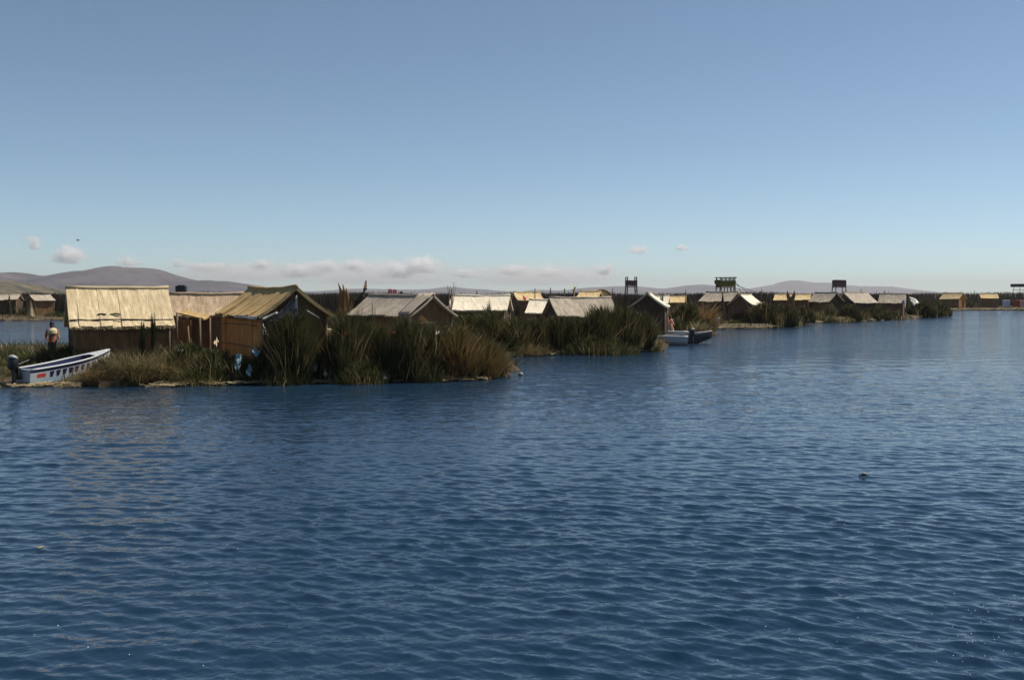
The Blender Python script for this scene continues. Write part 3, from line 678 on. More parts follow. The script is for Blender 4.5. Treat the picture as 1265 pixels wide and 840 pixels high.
q = A(235, 420, 44); tube('loose_pole', [(q[0], q[1], 0.35), (q[0] - 0.12, q[1] + 0.1, 1.95)], [0.05, 0.035], M_POLE); tag(bpy.data.objects['loose_pole'], 'bare pole standing in front of the lean-to shed', 'pole')

# black tank on a stand behind the pinkish roof
q = A(224, 366, 58); tk = empty('water_tank', (q[0], q[1], 0.4), 0.1, 'black box shaped water tank rising behind the pinkish tan roof', 'tank')
box('tank', (0, 0, 3.15), (0.55, 0.5, 0.42), M_BLACK, tk, bevel=0.03); box('lid', (0, 0, 3.385), (0.36, 0.36, 0.05), M_BLACK, tk)
for sx in (-.2, .2):
    for sy in (-.2, .2): tube('leg', [(sx, sy, -0.1), (sx, sy, 2.95)], 0.035, M_DARKPOLE, tk, 6)

# work table by the gable
q = A(397, 408, 42.5); tb = empty('work_table', (q[0], q[1], 0.38), 0.1, 'white topped table beside the gable of the orange hut', 'table')
zt_ = ZT(407, 42.5) - 0.38
box('tabletop', (0, 0, zt_), (0.8, 0.6, 0.06), M_CREAM, tb, jit=0.015); cloth('table_cloth', [(-.41, -.31, zt_ + .04), (.41, -.31, zt_ + .04), (.40, -.32, zt_ - .16), (-.41, -.32, zt_ - .1)], 8, 2, M_CREAM, tb, 0.012, 4)
for sx in (-.35, .35):
    for sy in (-.25, .25): tube('leg', [(sx, sy, -0.05), (sx, sy, zt_ - .03)], 0.03, M_POLE, tb, 6)

# ------------------------------------------------------------------ lookout towers
def tower(px, Y, top, mid, wpx, label, kind, z0=0.4):
    b = A(px, 400, Y); s = Y / F_PX; w = wpx * s; zt = ZT(top, Y) - z0; zm = ZT(mid, Y) - z0
    o = empty('lookout_tower', (b[0], b[1], z0), 0.12, label, 'tower', 'lookout towers over the islands'); d = w * 0.8
    for sx in (-1, 1):
        for sy in (-1, 1):
            tube('leg', [(sx * w * 0.72, sy * d * 0.7, -0.15), (sx * w * 0.46, sy * d * 0.46, zm), (sx * w * 0.46, sy * d * 0.46, zt + (0.35 if kind == 'open' else 0.0))], 0.06, M_DARKPOLE, o, 6)
    for q_ in (0.35, 0.7):
        z = zm * q_; f = 0.72 - 0.26 * q_
        tube('brace', [(-w * f, -d * f * .97, z), (w * f, -d * f * .97, z)], 0.035, M_DARKPOLE, o, 5)
    tube('brace', [(-w * .66, -d * .64, zm * .25), (w * .5, -d * .5, zm * .95)], 0.03, M_DARKPOLE, o, 5)
    box('platform', (0, 0, zm), (w * 1.06, d * 1.06, 0.1), M_POLE, o)
    body = {'open': M_PURPLE, 'olive': M_OLIVEP, 'violet': M_PURPLE, 'plate': M_GREENP}[kind]
    if kind == 'plate':
        box('roof', (0, 0, zt - 0.35), (w * 1.2, d * 1.3, 0.75), body, o, 0.02); return o
    n = 5
    for sy in (-1, 1):
        for k in range(n):
            hh = (zt - zm) * (0.62 if kind == 'olive' else 0.86); 
            box('railing_panel', (-w * .5 + w * (k + .5) / n, sy * d * .5, zm + .08 + hh / 2), (w / n * .94, .06, hh), body, o, 0.015)
    for sx in (-1, 1): box('railing_panel', (sx * w * .5, 0, zm + .08 + (zt - zm) * .4), (.06, d * .92, (zt - zm) * (.6 if kind == 'olive' else .8)), body, o, 0.015)
    if kind == 'olive':
        for k in range(4): box('screen_panel', (-w * .5 + w * (k + .5) / 4, -d * .5, zm + (zt - zm) * .83), (w / 4 * .8, .03, (zt - zm) * .26), M_PALEPANEL, o)
        box('roof', (0, 0, zt + .03), (w * 1.1, d * 1.15, .09), M_DARKPOLE, o, 0.02)
        V, Fc = tube_vf([(-w * .5, -d * .2, zm + .5), (-w * .66, -d * .2, zm + .62), (-w * .72, -d * .2, zm + .78)], [.25, .3, .12], 8); mesh('side_bundle', V, Fc, M_OLIVEP, o)
        for k in range(3): tube('stay', [(w * .5, -d * .2, zt - .2 - .25 * k), (w * (.95 + .4 * k), -d * .4, zm - .75 + .1 * k)], 0.025, M_DARKPOLE, o, 5)
        for k in range(5): tube('prop', [(-w * .4 + w * .2 * k, -d * .48, zm - .5), (-w * .4 + w * .2 * k, -d * .48, zm)], .06, M_DARKPOLE, o, 5)
    elif kind == 'violet':
        box('roof', (0, 0, zt), (w * .92, d, .1), M_PURPLE, o, 0.02)
    return o
tower(779.5, 100, 346.5, 354, 12.5, 'bare pole lookout tower with a dark box on top, left of the others', 'open')
tower(896, 118, 343.5, 355, 20, 'lookout tower with an olive green box and a pale band under its top', 'olive')
tower(1036, 146, 346.5, 355, 13.5, 'lookout tower with a violet brown box rising between two grey roofs', 'violet')
tower(1263, 262, 351, 358, 18, 'lookout tower with a dark flat top at the right picture edge', 'plate')

# ------------------------------------------------------------------ reed bundles, poles, prows
def bundle(name, pts, rad, label, cat, mat=None, ties=3, tips=24, pal='tan', n=9, group=None):
    pts = np.array(pts, float); o = empty(name, pts[0], 0, label, cat, group); L = pts - pts[0]
    V, Fc = tube_vf(L, rad, n); mesh('reeds', V, Fc, mat or MT['wall'], o, uv=[(q_[0] * 2 + q_[1] * 2, q_[2]) for q_ in V], smooth=True)
    for k in range(ties):
        i = 1 + k * (len(L) - 2) // max(1, ties); r_ = rad[i] * 1.08
        d = L[min(i + 1, len(L) - 1)] - L[i]; d = d / np.linalg.norm(d)
        V, Fc = tube_vf([L[i] - d * .03, L[i] + d * .03], r_, n); mesh('tie', V, Fc, M_DARKPOLE, o)
    if tips: tuft('tips', o, tips, rad[-1] * 1.2, rad[-1] * 1.2, 0.12, 0.4, pal, None, 0.25, 0.05, max(0.02, rad[-1] * .3), 0.1, L[-1])
    return o
Y = 54.5
bundle('reed_prow', [A(434, 384, Y), A(441, 374, Y), A(447, 366, Y), A(451, 357, Y), A(452.2, 346.5, Y)], [.26, .2, .15, .1, .035], 'dark curved boat prow rising at the left end of the grey taupe roof', 'prow', MT['darkwall'], 4, 0)
q = A(427, 386, 53); o = empty('dry_reed_sheaf', (q[0], q[1], 0.4), 0, 'sheaf of tall splayed dry reeds left of the curved prow', 'reeds')
tuft('stalks', o, 420, .3, .3, 2.1, 3.0, 'rust', 'tan', 0.03, 0.05, 0.04, 0.3)
for k, (px_, t_) in enumerate(((418, 349.5), (423.5, 351), (428, 356))):
    p = loc_of(o, A(px_, t_, 53)); c_ = loc_of(o, A(424 + 2 * k, 380, 53))
    V, Fc = tube_vf([c_, (c_ + p) / 2 + [0.05, 0, 0.05], p], [.12, .10, .02], 7); mesh('plume', V, Fc, MT['wall'], o, uv=[(v_[0], v_[2]) for v_ in V], smooth=True)
o = empty('pole_bundle', tuple(A(556, 384, 57)[:2]) + (0.4,), 0, 'bundle of crossed bare poles between the taupe and the white roof', 'poles')
for (x0, y0, x1, y1, r_) in ((553, 385, 561, 348.5, .035), (551, 384, 556, 354, .045), (560, 384, 553, 353, .04), (549, 384, 563.5, 352.5, .03), (556, 385, 558, 357, .07)):
    tube('pole', [loc_of(o, A(x0, y0, 57)) * [1, 1, 0], loc_of(o, A(x1, y1, 57))], [r_ * 1.3, r_ * .5], M_POLE, o, 6)
o = empty('straw_heap', tuple(A(546, 385, 60)[:2]) + (0.4,), 0, 'heap of pale cut reeds beside the bundle of crossed poles', 'heap')
tuft('cut_reeds', o, 300, .55, .5, 1.4, 2.35, 'pale', 'tan', 0.25, 0.35, 0.05, 0.5)
def cone(px, Y, top, wpx, label, n=700, pal='black', name='reed_stack', z=0.4):
    b = A(px, 400, Y); s = Y / F_PX; h = ZT(top, Y) - z; rx = wpx * s / 2
    o = empty(name, (b[0], b[1], z), 0, label, 'reed stack', 'pointed stacks of reeds')
    SEED[0] += 1; r = np.random.default_rng(SEED[0]); a = r.random(n) * 2 * pi; q = r.uniform(0.55, 1.0, n)
    B = np.stack([rx * q * np.cos(a), rx * q * np.sin(a), np.zeros(n)], -1); hh = h * r.uniform(0.55, 1.0, n)
    V, Fq = blade_vf(B, hh, -np.cos(a), -np.sin(a), rx * q / h * 0.98, np.zeros(n), max(.03, .9 * s) * r.uniform(.6, 1.4, n), a + pi / 2)
    mesh('reeds', V, Fq, MB, o, col=tints(n, pal, r, 4, 'dark'))
    V, Fc = tube_vf([(0, 0, 0), (0, 0, h * .5), (0, 0, h)], [rx * .8, rx * .42, .03], 9); mesh('core', V, Fc, MT['darkwall'], o, uv=[(v_[0] * 3, v_[2]) for v_ in V])
    V, Fc = tube_vf([(0, 0, h * .6), (0, 0, h * .6 + .07)], rx * .45, 9); mesh('tie', V, Fc, M_POLE, o)
    return o
cone(680, 92, 355.5, 9, 'dark pointed reed stack standing behind the ridge of the big grey roof')
cone(892.5, 112, 360, 10, 'tall slim dark reed stack in front of the olive tower')
cone(38, 146, 370, 11, 'pale leaning stack of reeds by the far left hut', pal='pale')
cone(12, 147, 362, 7, 'slim dark reed stack near the left picture edge')
q = A(697, 366, 90); tube('thin_post', [(q[0], q[1], .3), (q[0] + .03, q[1], ZT(356.5, 90))], [.08, .05], M_DARKPOLE); tag(bpy.data.objects['thin_post'], 'thin dark post behind the big grey roof, left of the yellow topped post', 'post')
o = empty('straw_topped_post', tuple(A(709, 366, 90)[:2]) + (.35,), 0, 'post with a yellow straw bundle on top behind the big grey roof', 'post')
h_ = ZT(358, 90) - .35; tube('post', [(0, 0, 0), (0, 0, h_)], .08, M_POLE, o, 6); V, Fc = tube_vf([(-.03, 0, h_ - .2), (0, 0, h_), (.08, 0, h_ + .2), (.2, 0, h_ + .26)], [.08, .12, .13, .04], 8); mesh('straw_bundle', V, Fc, M_YEL, o)
# arched shelter
o = empty('arched_shelter', tuple(A(743, 366, 94)[:2]) + (.4,), 0, 'cream arched reed shelter behind the right end of the big grey roof', 'shelter')
ra = 11 * 94 / F_PX; zc = ZT(358.5, 94) - .4 - ra * .75
V = []; Fc = []; uv = []
for i in range(2):
    for k in range(13):
        a_ = pi * k / 12; V.append((ra * cos(a_), i * 2.4, zc + ra * .75 * sin(a_))); uv.append((i * 2.4, a_ * ra))
for k in range(12): Fc.append((k, k + 1, 14 + k, 13 + k))
o1 = mesh('cover', V, Fc, MT['gold'], o, uv=uv, smooth=True); md = o1.modifiers.new('s', 'SOLIDIFY'); md.thickness = 0.08
V = [(ra * .97 * cos(pi * k / 12), .05, zc + ra * .72 * sin(pi * k / 12)) for k in range(13)] + [(-ra * .97, .05, 0), (ra * .97, .05, 0)]
mesh('end_wall', V, [tuple(range(15))], MT['gold'], o, uv=[(v_[0], v_[2]) for v_ in V])
tube('arch_rib', [(ra * 1.02 * cos(pi * k / 12), -.04, zc + ra * .78 * sin(pi * k / 12)) for k in range(13)], .06, M_DARKPOLE, o, 6)
for sx in (-1, 1): tube('post', [(sx * ra, 0, -.1), (sx * ra, 0, zc)], .06, M_DARKPOLE, o, 6)
# pink pennants behind the taupe roof
for k, (px_, t_, lb) in enumerate(((482, 357, 'left'), (487.5, 357.5, 'right'))):
    q = A(px_, 370, 57.5 + k); o = empty('pennant', (q[0], q[1], .4), 0, f'{lb} one of two pink cloth pennants over the taupe roof', 'pennant', 'pink pennants over the taupe roof')
    zt_ = ZT(t_, 57.5 + k) - .4; tube('pole', [(0, 0, -.05), (0, 0, zt_)], .025, M_POLE, o, 6)
    cloth('flag', [(-.1, 0, zt_), (.12, .02, zt_ - .02), (.13, .02, zt_ - .22), (-.09, 0, zt_ - .24)], 4, 4, M_PINK, o, .015, 30 + k)
# two horned red stack and white tent sheet, far right of the long island
o = empty('horned_bundle', tuple(A(977, 372, 134)[:2]) + (.4,), 0, 'dark red two horned reed figure in front of the long gold roof', 'figure')
zz = ZT(370, 134) - .4
for sx in (-1, 1): V, Fc = tube_vf([(0, 0, 0), (sx * .12, 0, zz), (sx * .4, 0, zz + .55), (sx * .46, 0, ZT(359.5, 134) - .4)], [.3, .34, .2, .04], 8); mesh('horn', V, Fc, MT['red'], o, uv=[(v_[0], v_[2]) for v_ in V])
o = empty('tent_sheet', tuple(A(1127, 376, 158)[:2]) + (.4,), 0, 'white triangular tent sheet at the right end of the long island', 'tent')
cloth('sheet', [loc_of(o, A(1123, 366.5, 158)), loc_of(o, A(1130, 368.5, 157.6)), loc_of(o, A(1136, 374, 157)), loc_of(o, A(1128, 378, 156.5))], 6, 6, M_PLASTIC, o, .03, 41)
tube('pole', [loc_of(o, A(1123, 366, 158.3)) * [1, 1, 0], loc_of(o, A(1123, 366, 158.3))], .05, M_POLE, o, 6)
# cloth racks on the farthest shore
for px_, wpx, mt, lb in ((1242.5, 10, M_LAV, 'lavender cloth hung on a low rack beside the last gold roof'), (1255, 9, M_RED, 'red cloth hung on a low rack near the right edge'), (1263, 7, M_ROSE, 'rose cloth hung on a low rack under the dark topped tower')):
    q = A(px_, 378, 248); w_ = wpx * 248 / F_PX; o = empty('cloth_rack', (q[0], q[1], .4), 0, lb, 'cloth rack', 'cloth racks on the farthest shore')
    z1_ = ZT(371, 248) - .4
    for sx in (-1, 1): tube('post', [(sx * w_ / 2, 0, -.1), (sx * w_ / 2, 0, z1_ + .1)], .06, M_DARKPOLE, o, 6)
    tube('rail', [(-w_ / 2, 0, z1_), (w_ / 2, 0, z1_)], .05, M_DARKPOLE, o, 6)
    cloth('cloth', [(-w_ * .47, -.08, z1_ + .06), (w_ * .47, -.08, z1_ + .06), (w_ * .46, -.1, .35), (-w_ * .45, -.1, .3)], 9, 5, mt, o, .04, int(px_))

for px_, Y_, t_, lb in ((757, 96, 356, 'bare pole left of the first lookout tower'), (846, 108, 358, 'bare pole between the dark gable and the grey roof'), (940, 124, 357, 'bare pole above the brilliant roof side'), (951, 126, 359.5, 'shorter bare pole left of the gold roof'), (1064, 150, 356.5, 'bare pole above the hut right of the violet tower'), (1092, 156, 358, 'bare pole above the last grey hut'), (1203, 262, 358, 'bare pole between the two farthest gold roofs'), (588, 72, 359, 'bare pole above the white roof'), (660, 84, 356, 'bare pole behind the small white hut'), (632, 74, 360, 'bare pole left of the cream roof')):
    q = A(px_, 380, Y_); o = empty('bare_pole', (q[0], q[1], .3), 0, lb, 'pole', 'bare poles among the huts')
    z_ = ZT(t_, Y_) - .3; tube('shaft', [(0, 0, -.1), (.03, 0, z_ * .5), (R.uniform(-.12, .12), 0, z_)], [.07, .055, .035], M_DARKPOLE, o, 6)
    tube('crosspiece', [(-.22, 0, z_ * .9), (.2, 0, z_ * .9 + R.uniform(-.08, .08))], .025, M_DARKPOLE, o, 5)
# ------------------------------------------------------------------ motor boats
def boat(loc, rz, L, B, label, hullm, inm, railm, low=None, motor=True, letters=False, tilt=0.0, screen=False, group='motor boats drawn up at the reeds', nb=3, H=0.62):
    o = empty('motor_boat', loc, rz, label, 'boat', group); o.rotation_euler = (0, tilt, rz)      # bow toward +x
    st = np.linspace(0, 1, 17)
    def sec(t):
        b = B / 2 * (0.9 + 0.1 * sin(pi * t)) * (1 - max(0, (t - .5) / .5) ** 2.4 * .97)
        zs = H + 0.30 * t ** 2.2; zk = -0.18 + 0.55 * max(0, (t - .62) / .38) ** 2.0
        xr = L * (t - .5) + .12 * L * max(0, t - .8)
        return xr, b, zs, zk
    def S(t, v, side=-1, off=0.0):                   # a point on the topside, v 0 at the chine to 1 at the sheer
        x, b, zs, zk = sec(t); zc = zk * .35 + 0.02 + .22 * t ** 2
        return np.array([x, side * (b * (.80 + .20 * v) + off), zc + (zs - zc) * v])
    V = []; nc = 8
    for t in st:
        x, b, zs, zk = sec(t); zc = zk * .35 + .02 + .22 * t ** 2
        pr = [(1, zs), (.93, zc + (zs - zc) * .62), (.8, zc), (.42, zk * .8), (0, zk)]
        ring = [(x, -b * f, z) for f, z in pr] + [(x, b * f, z) for f, z in pr[-2::-1]]
        V += ring
    n = 9; Fc = [(i * n + k, i * n + k + 1, (i + 1) * n + k + 1, (i + 1) * n + k) for i in range(16) for k in range(n - 1)]
    Fc.append(tuple(range(n))[::-1])
    hb = mesh('hull', V, Fc, hullm, o, smooth=False)
    V2 = []
    for t in st:                                     # inner skin and floor
        x, b, zs, zk = sec(t); f0 = max(zk + .12, 0.06); bi = max(b - .04, .005)
        V2 += [(x + .02 * (t < .5), -bi, zs - .015), (x, -bi * .85, f0), (x, bi * .85, f0), (x + .02 * (t < .5), bi, zs - .015)]
    Fc = [(i * 4 + k, (i + 1) * 4 + k, (i + 1) * 4 + k + 1, i * 4 + k + 1) for i in range(15) for k in range(3)] + [(0, 1, 2, 3)]
    mesh('inner_skin', V2, Fc, inm, o)
    for sd in (-1, 1): tube('gunwale', [S(t, 1.0, sd) + [0, 0, .01] for t in st], .035, railm, o, 6)
    tube('gunwale', [S(0, 1, -1) + [0, 0, .005], S(0, 1, 1) + [0, 0, .005]], .035, railm, o, 6)
    for k in range(nb):
        t = .22 + .2 * k; x, b, zs, zk = sec(t); box('bench', (x, 0, zs - .2), (.26, 2 * b - .14, .04), M_PALEBLUE if hullm is M_WHITE else M_GREYP, o)
    V = [];
    for t in np.linspace(.78, .985, 6):
        x, b, zs, zk = sec(t); V += [(x, -b * .97, zs + .012), (x, 0, zs + .05), (x, b * .97, zs + .012)]
    mesh('fore_deck', V, [(i * 3 + k, i * 3 + k + 1, i * 3 + k + 4, i * 3 + k + 3)[::-1] for i in range(5) for k in range(2)], railm, o)
    def patch(name, t0, t1, v0, v1, mat, sl=0.0, off=.006, side=-1, par=None, nt=6):
        V = [];
        for i in range(nt + 1):
            t = t0 + (t1 - t0) * i / nt
            V += [tuple(S(t, v0, side, off)), tuple(S(t + sl, v1, side, off))]
        Fc = [(2 * i, 2 * i + 2, 2 * i + 3, 2 * i + 1) for i in range(nt)]
        if side > 0: Fc = [f[::-1] for f in Fc]
        p = mesh(name, V, Fc, mat, par or hb); return p
    for sd in (-1, 1):
        if low: patch('lower_band', 0.0, .97, .0, .30, low, 0, .005, sd, None, 16)
        patch('rub_strip', 0.0, .98, .80, .93, M_NAVY if letters else railm, 0, .005, sd, None, 16)
    if letters:
        for sd in (-1, 1):
            patch('red_mark', .07, .16, .44, .68, M_REDP, .004, .007, sd)
            for k in range(8):
                t0 = .20 + .07 * k; V = [S(t0 + .012, .36, sd, .0075), S(t0 + .038, .36, sd, .0075), S(t0 + .056, .74, sd, .0075), S(t0 + .004, .74, sd, .0075)]
                mesh('letter', V, [(0, 1, 2, 3) if sd < 0 else (3, 2, 1, 0)], M_NAVY, hb)
    if screen:
        x, b, zs, zk = sec(.6)
        sc = cloth('windscreen', [(x, -b * .8, zs), (x, b * .8, zs), (x - .2, b * .7, zs + .4), (x - .2, -b * .7, zs + .4)], 4, 3, M_PALEBLUE, o, .003, 5)
        tube('screen_frame', [(x, -b * .82, zs), (x - .21, -b * .71, zs + .42), (x - .21, b * .71, zs + .42), (x, b * .82, zs)], .025, M_WHITE, o, 5)
    if motor:
        x = sec(0)[0]; zs = sec(0)[2]; om = mesh('outboard_motor', *box_vf((x - .14, 0, zs - .12), (.12, .22, .42)), M_BLACK, o)
        V, Fc = tube_vf([(x - .30, 0, zs + .05), (x - .30, 0, zs + .12), (x - .29, 0, zs + .36), (x - .27, 0, zs + .50), (x - .25, 0, zs + .55)], [.15, .19, .19, .15, .06], 10); mesh('cowl', V, Fc, M_BLACK, om, smooth=True)
        V, Fc = tube_vf([(x - .30, 0, zs + .44), (x - .28, 0, zs + .51), (x - .26, 0, zs + .565)], [.185, .16, .05], 10); mesh('cowl_cap', V, Fc, M_GREYP, om, smooth=True)
        mesh('leg', *tube_vf([(x - .30, 0, zs + .06), (x - .31, 0, -.05), (x - .33, 0, -.4)], [.09, .07, .06], 7), M_BLACK, om)
        mesh('tiller', *tube_vf([(x - .15, 0, zs + .2), (x + .45, .1, zs + .3)], [.03, .022], 6), M_BLACK, om)
        mesh('propeller_guard', *box_vf((x - .36, 0, -.12), (.3, .22, .03)), M_BLACK, om)
    return o
s_ = G(27, 477); b_ = A(128, 436, 44.0)
d_ = b_[:2] - s_[:2]; L_ = 3.9; a_ = radians(63)
c_ = s_[:2] + np.array([cos(a_), sin(a_)]) * L_ * .5
boat((c_[0], c_[1], .20), a_, L_, 1.12, 'white motor boat with dark lettering and a red mark at the left shore', M_WHITE, M_NAVY, M_WHITE, M_PALEBLUE, True, True, -0.06, nb=3, H=.5)
q = G(850, 426); boat((q[0] - 2.3, q[1] + .35, .08), pi - .14, 4.6, 1.45, 'white moored motor boat with its motor toward the open water', M_WHITE, M_GREYP, M_WHITE, M_GREYP, True, H=.46)
q = G(842, 424.5); boat((q[0] + .1, q[1] + 1.0, .06), -.10, 4.0, 1.3, 'dark brown moored boat, its bow sticking out past the white one', M_BROWNP, M_BROWNP, M_GREYP, M_DARKPOLE, False, H=.46)
q = A(822, 412, 77); boat((q[0] - .6, 77, .10), pi - .06, 4.4, 1.5, 'moored boat with a windscreen behind the white motor boat', M_GREYP, M_GREYP, M_WHITE, None, False, screen=True, H=.5)
q = G(866, 405.5); boat((q[0] - .2, q[1] + .4, .08), .05, 4.2, 1.4, 'grey boat with a pale rim lying at the shore of the long island', M_GREYP, M_BROWNP, M_PALEPANEL, None, False)

# ------------------------------------------------------------------ people
def person(loc, rz, label, top_m, low_m, hat_m=None, shawl=None, H=1.62, skirt=False, arm=0.15, hair=True, cap=True):
    o = empty('person', loc, rz, label, 'person'); k = H / 1.7        # faces -y in its own frame
    P = {}; E_ = []; Rd = []; VV = []
    def add(n, p, r, par=None):
        P[n] = len(VV); VV.append(tuple(np.array(p) * k)); Rd.append((r[0] * k, r[1] * k) if isinstance(r, tuple) else (r * k, r * k))
        if par: E_.append((P[par], P[n]))
    add('pel', (0, 0, .93), (.145, .105)); add('wai', (0, 0, 1.08), (.125, .095), 'pel'); add('che', (0, 0, 1.28), (.15, .105), 'wai'); add('sho', (0, .005, 1.40), (.12, .085), 'che')
    add('nec', (0, 0, 1.475), .052, 'sho'); add('jaw', (0, -.015, 1.54), .07, 'nec'); add('hea', (0, -.005, 1.62), .086, 'jaw'); add('cro', (0, .005, 1.675), .066, 'hea')
    for s, sd in ((-1, 'l'), (1, 'r')):
        add(sd + 'hip', (s * .09, 0, .86), .082, 'pel'); add(sd + 'kne', (s * .10, -.015, .48), .055, sd + 'hip'); add(sd + 'cal', (s * .10, .005, .33), .052, sd + 'kne'); add(sd + 'ank', (s * .10, .01, .08), .036, sd + 'cal'); add(sd + 'toe', (s * .12, -.14, .035), .034, sd + 'ank')
        add(sd + 'del', (s * .185, 0, 1.385), .058, 'sho'); add(sd + 'elb', (s * (.23 + arm * .2), .02, 1.11), .04, sd + 'del'); add(sd + 'wri', (s * (.225 + arm * .1), -.14 - arm * .4, .92 + arm * .3), .027, sd + 'elb')
        w = np.array((s * (.225 + arm * .1), -.14 - arm * .4, .92 + arm * .3)); dn = np.array((-s * .02, -.05, -.06)); dn = dn / np.linalg.norm(dn); ac = np.array((0, .75, -.6))
        add(sd + 'pal', w + dn * .055, (.034, .02), sd + 'wri')
        for f in range(4):
            b0 = w + dn * .085 + ac * (f - 1.5) * .019; ln = (.062, .072, .067, .052)[f]
            add(f'{sd}f{f}a', b0 + dn * ln * .5, .0095, sd + 'pal'); add(f'{sd}f{f}b', b0 + dn * ln + np.array((-s * .022, 0, -.008)), .008, f'{sd}f{f}a')
        add(sd + 'th', w + dn * .05 - ac * .04 + np.array((-s * .015, 0, 0)), .0105, sd + 'pal'); add(sd + 'th2', w + dn * .085 - ac * .05 + np.array((-s * .022, 0, 0)), .009, sd + 'th')
    me = bpy.data.meshes.new('body'); me.from_pydata(VV, E_, []); me.update()
    ob = bpy.data.objects.new('body', me); COL.objects.link(ob); ob.parent = o; me.materials.append(M_SKIN)
    sk = ob.modifiers.new('skin', 'SKIN'); sk.use_smooth_shade = True
    for i, r in enumerate(Rd): me.skin_vertices[0].data[i].radius = r
    me.skin_vertices[0].data[0].use_root = True
    ob.modifiers.new('sub', 'SUBSURF').render_levels = 1
    def shell(name, prof, mat, n=14, fl=.72, wob=0.0):
        V = [(k * (r_ * cos(2 * pi * i / n)) * (1 + wob * sin(5 * 2 * pi * i / n)), k * (yo + r_ * fl * sin(2 * pi * i / n)), k * z) for r_, z, yo in prof for i in range(n)]
        Fc = [(j * n + i, j * n + (i + 1) % n, (j + 1) * n + (i + 1) % n, (j + 1) * n + i) for j in range(len(prof) - 1) for i in range(n)]
        return mesh(name, V, Fc, mat, o, smooth=True)
    shell('jacket', [(.178, .84, 0), (.172, .95, 0), (.15, 1.08, 0), (.178, 1.27, 0), (.19, 1.38, 0), (.12, 1.445, 0), (.065, 1.475, 0)], top_m)
    for s in (-1, 1):
        V, Fc = tube_vf([np.array((s * .15, 0, 1.40)) * k, np.array((s * .195, 0, 1.36)) * k, np.array((s * (.23 + arm * .2), .02, 1.11)) * k, np.array((s * (.225 + arm * .1), -.13 - arm * .36, .935 + arm * .28)) * k], [.07 * k, .074 * k, .058 * k, .046 * k], 9); mesh('sleeve', V, Fc, top_m, o, smooth=True)
    if shawl: shell('shawl', [(.215, 1.22, 0), (.225, 1.34, 0), (.2, 1.41, 0), (.1, 1.475, 0)], shawl)
    if skirt: shell('skirt', [(.15, 1.04, 0), (.22, .85, 0), (.29, .6, 0), (.33, .38, 0)], low_m, 20, .85, .05)
    else:
        for s in (-1, 1):
            V, Fc = tube_vf([np.array((s * .07, 0, .95)) * k, np.array((s * .09, 0, .84)) * k, np.array((s * .1, -.012, .48)) * k, np.array((s * .1, .01, .1)) * k], [.1 * k, .108 * k, .078 * k, .066 * k], 10); mesh('trouser_leg', V, Fc, low_m, o, smooth=True)
    if hair: shell('hair', [(.092, 1.50, .035), (.1, 1.58, .022), (.1, 1.65, .014), (.075, 1.705, .01), (.02, 1.725, .01)], M_HAIR, 12, .9)
    if hat_m:
        shell('hat', [(.155, 1.655, 0), (.15, 1.665, 0), (.105, 1.67, 0), (.1, 1.73, .005), (.07, 1.765, .005), (.01, 1.775, .005)] if not cap else [(.104, 1.63, 0), (.107, 1.68, 0), (.09, 1.74, .005), (.05, 1.775, .005), (.008, 1.785, .005)], hat_m, 14, .95)
    mesh('nose', *tube_vf([np.array((0, -.082, 1.615)) * k, np.array((0, -.104, 1.585)) * k, np.array((0, -.085, 1.57)) * k], [.008 * k, .014 * k, .008 * k], 6), M_SKIN, o)
    for s in (-1, 1): mesh('eye', *tube_vf([np.array((s * .032, -.074, 1.612)) * k, np.array((s * .032, -.086, 1.612)) * k], [.011 * k, .006 * k], 6), M_HAIR, o); mesh('ear', *tube_vf([np.array((s * .085, .0, 1.63)) * k, np.array((s * .094, .01, 1.6)) * k, np.array((s * .084, .0, 1.565)) * k], [.012 * k, .02 * k, .01 * k], 6), M_SKIN, o)
    mesh('mouth', *tube_vf([np.array((-.022, -.078, 1.545)) * k, np.array((0, -.086, 1.543)) * k, np.array((.022, -.078, 1.545)) * k], .005 * k, 5), M_RED, o)
    return o
q = A(64.5, 410, 44.5); person((q[0], q[1], ZT(396.5, 44.5) - 1.70), 0.6, 'person in a rust jacket, cream shawl and dark blue hat left of the pale hut', M_OCHRE, M_DARKCLOTH, M_BLUEHAT, M_CREAM, 1.62)
q = A(822, 400, 80); person((q[0], q[1], ZT(387.5, 80) - 1.64), -.3, 'person in orange behind the moored boats', M_ORANGE, M_DARKCLOTH, None, None, 1.6, True)
q = A(828.5, 400, 80.6); person((q[0], q[1], ZT(389.5, 80.6) - 1.62), .5, 'person in a rose top right of the one in orange', M_ROSE, M_TAN, None, None, 1.55, True)
q = A(496, 366, 56); o = empty('dark_pole_cap', (q[0], q[1], .4), 0, 'dark capped pole right of the pink pennants', 'pole')
tube('pole', [(0, 0, 0), (0, 0, ZT(361, 56) - .4)], .03, M_DARKPOLE, o, 6); V, Fc = tube_vf([(0, 0, ZT(363, 56) - .4), (0, 0, ZT(361, 56) - .4), (0, 0, ZT(359.8, 56) - .4)], [.09, .1, .03], 8); mesh('cap', V, Fc, M_DARKPOLE, o)

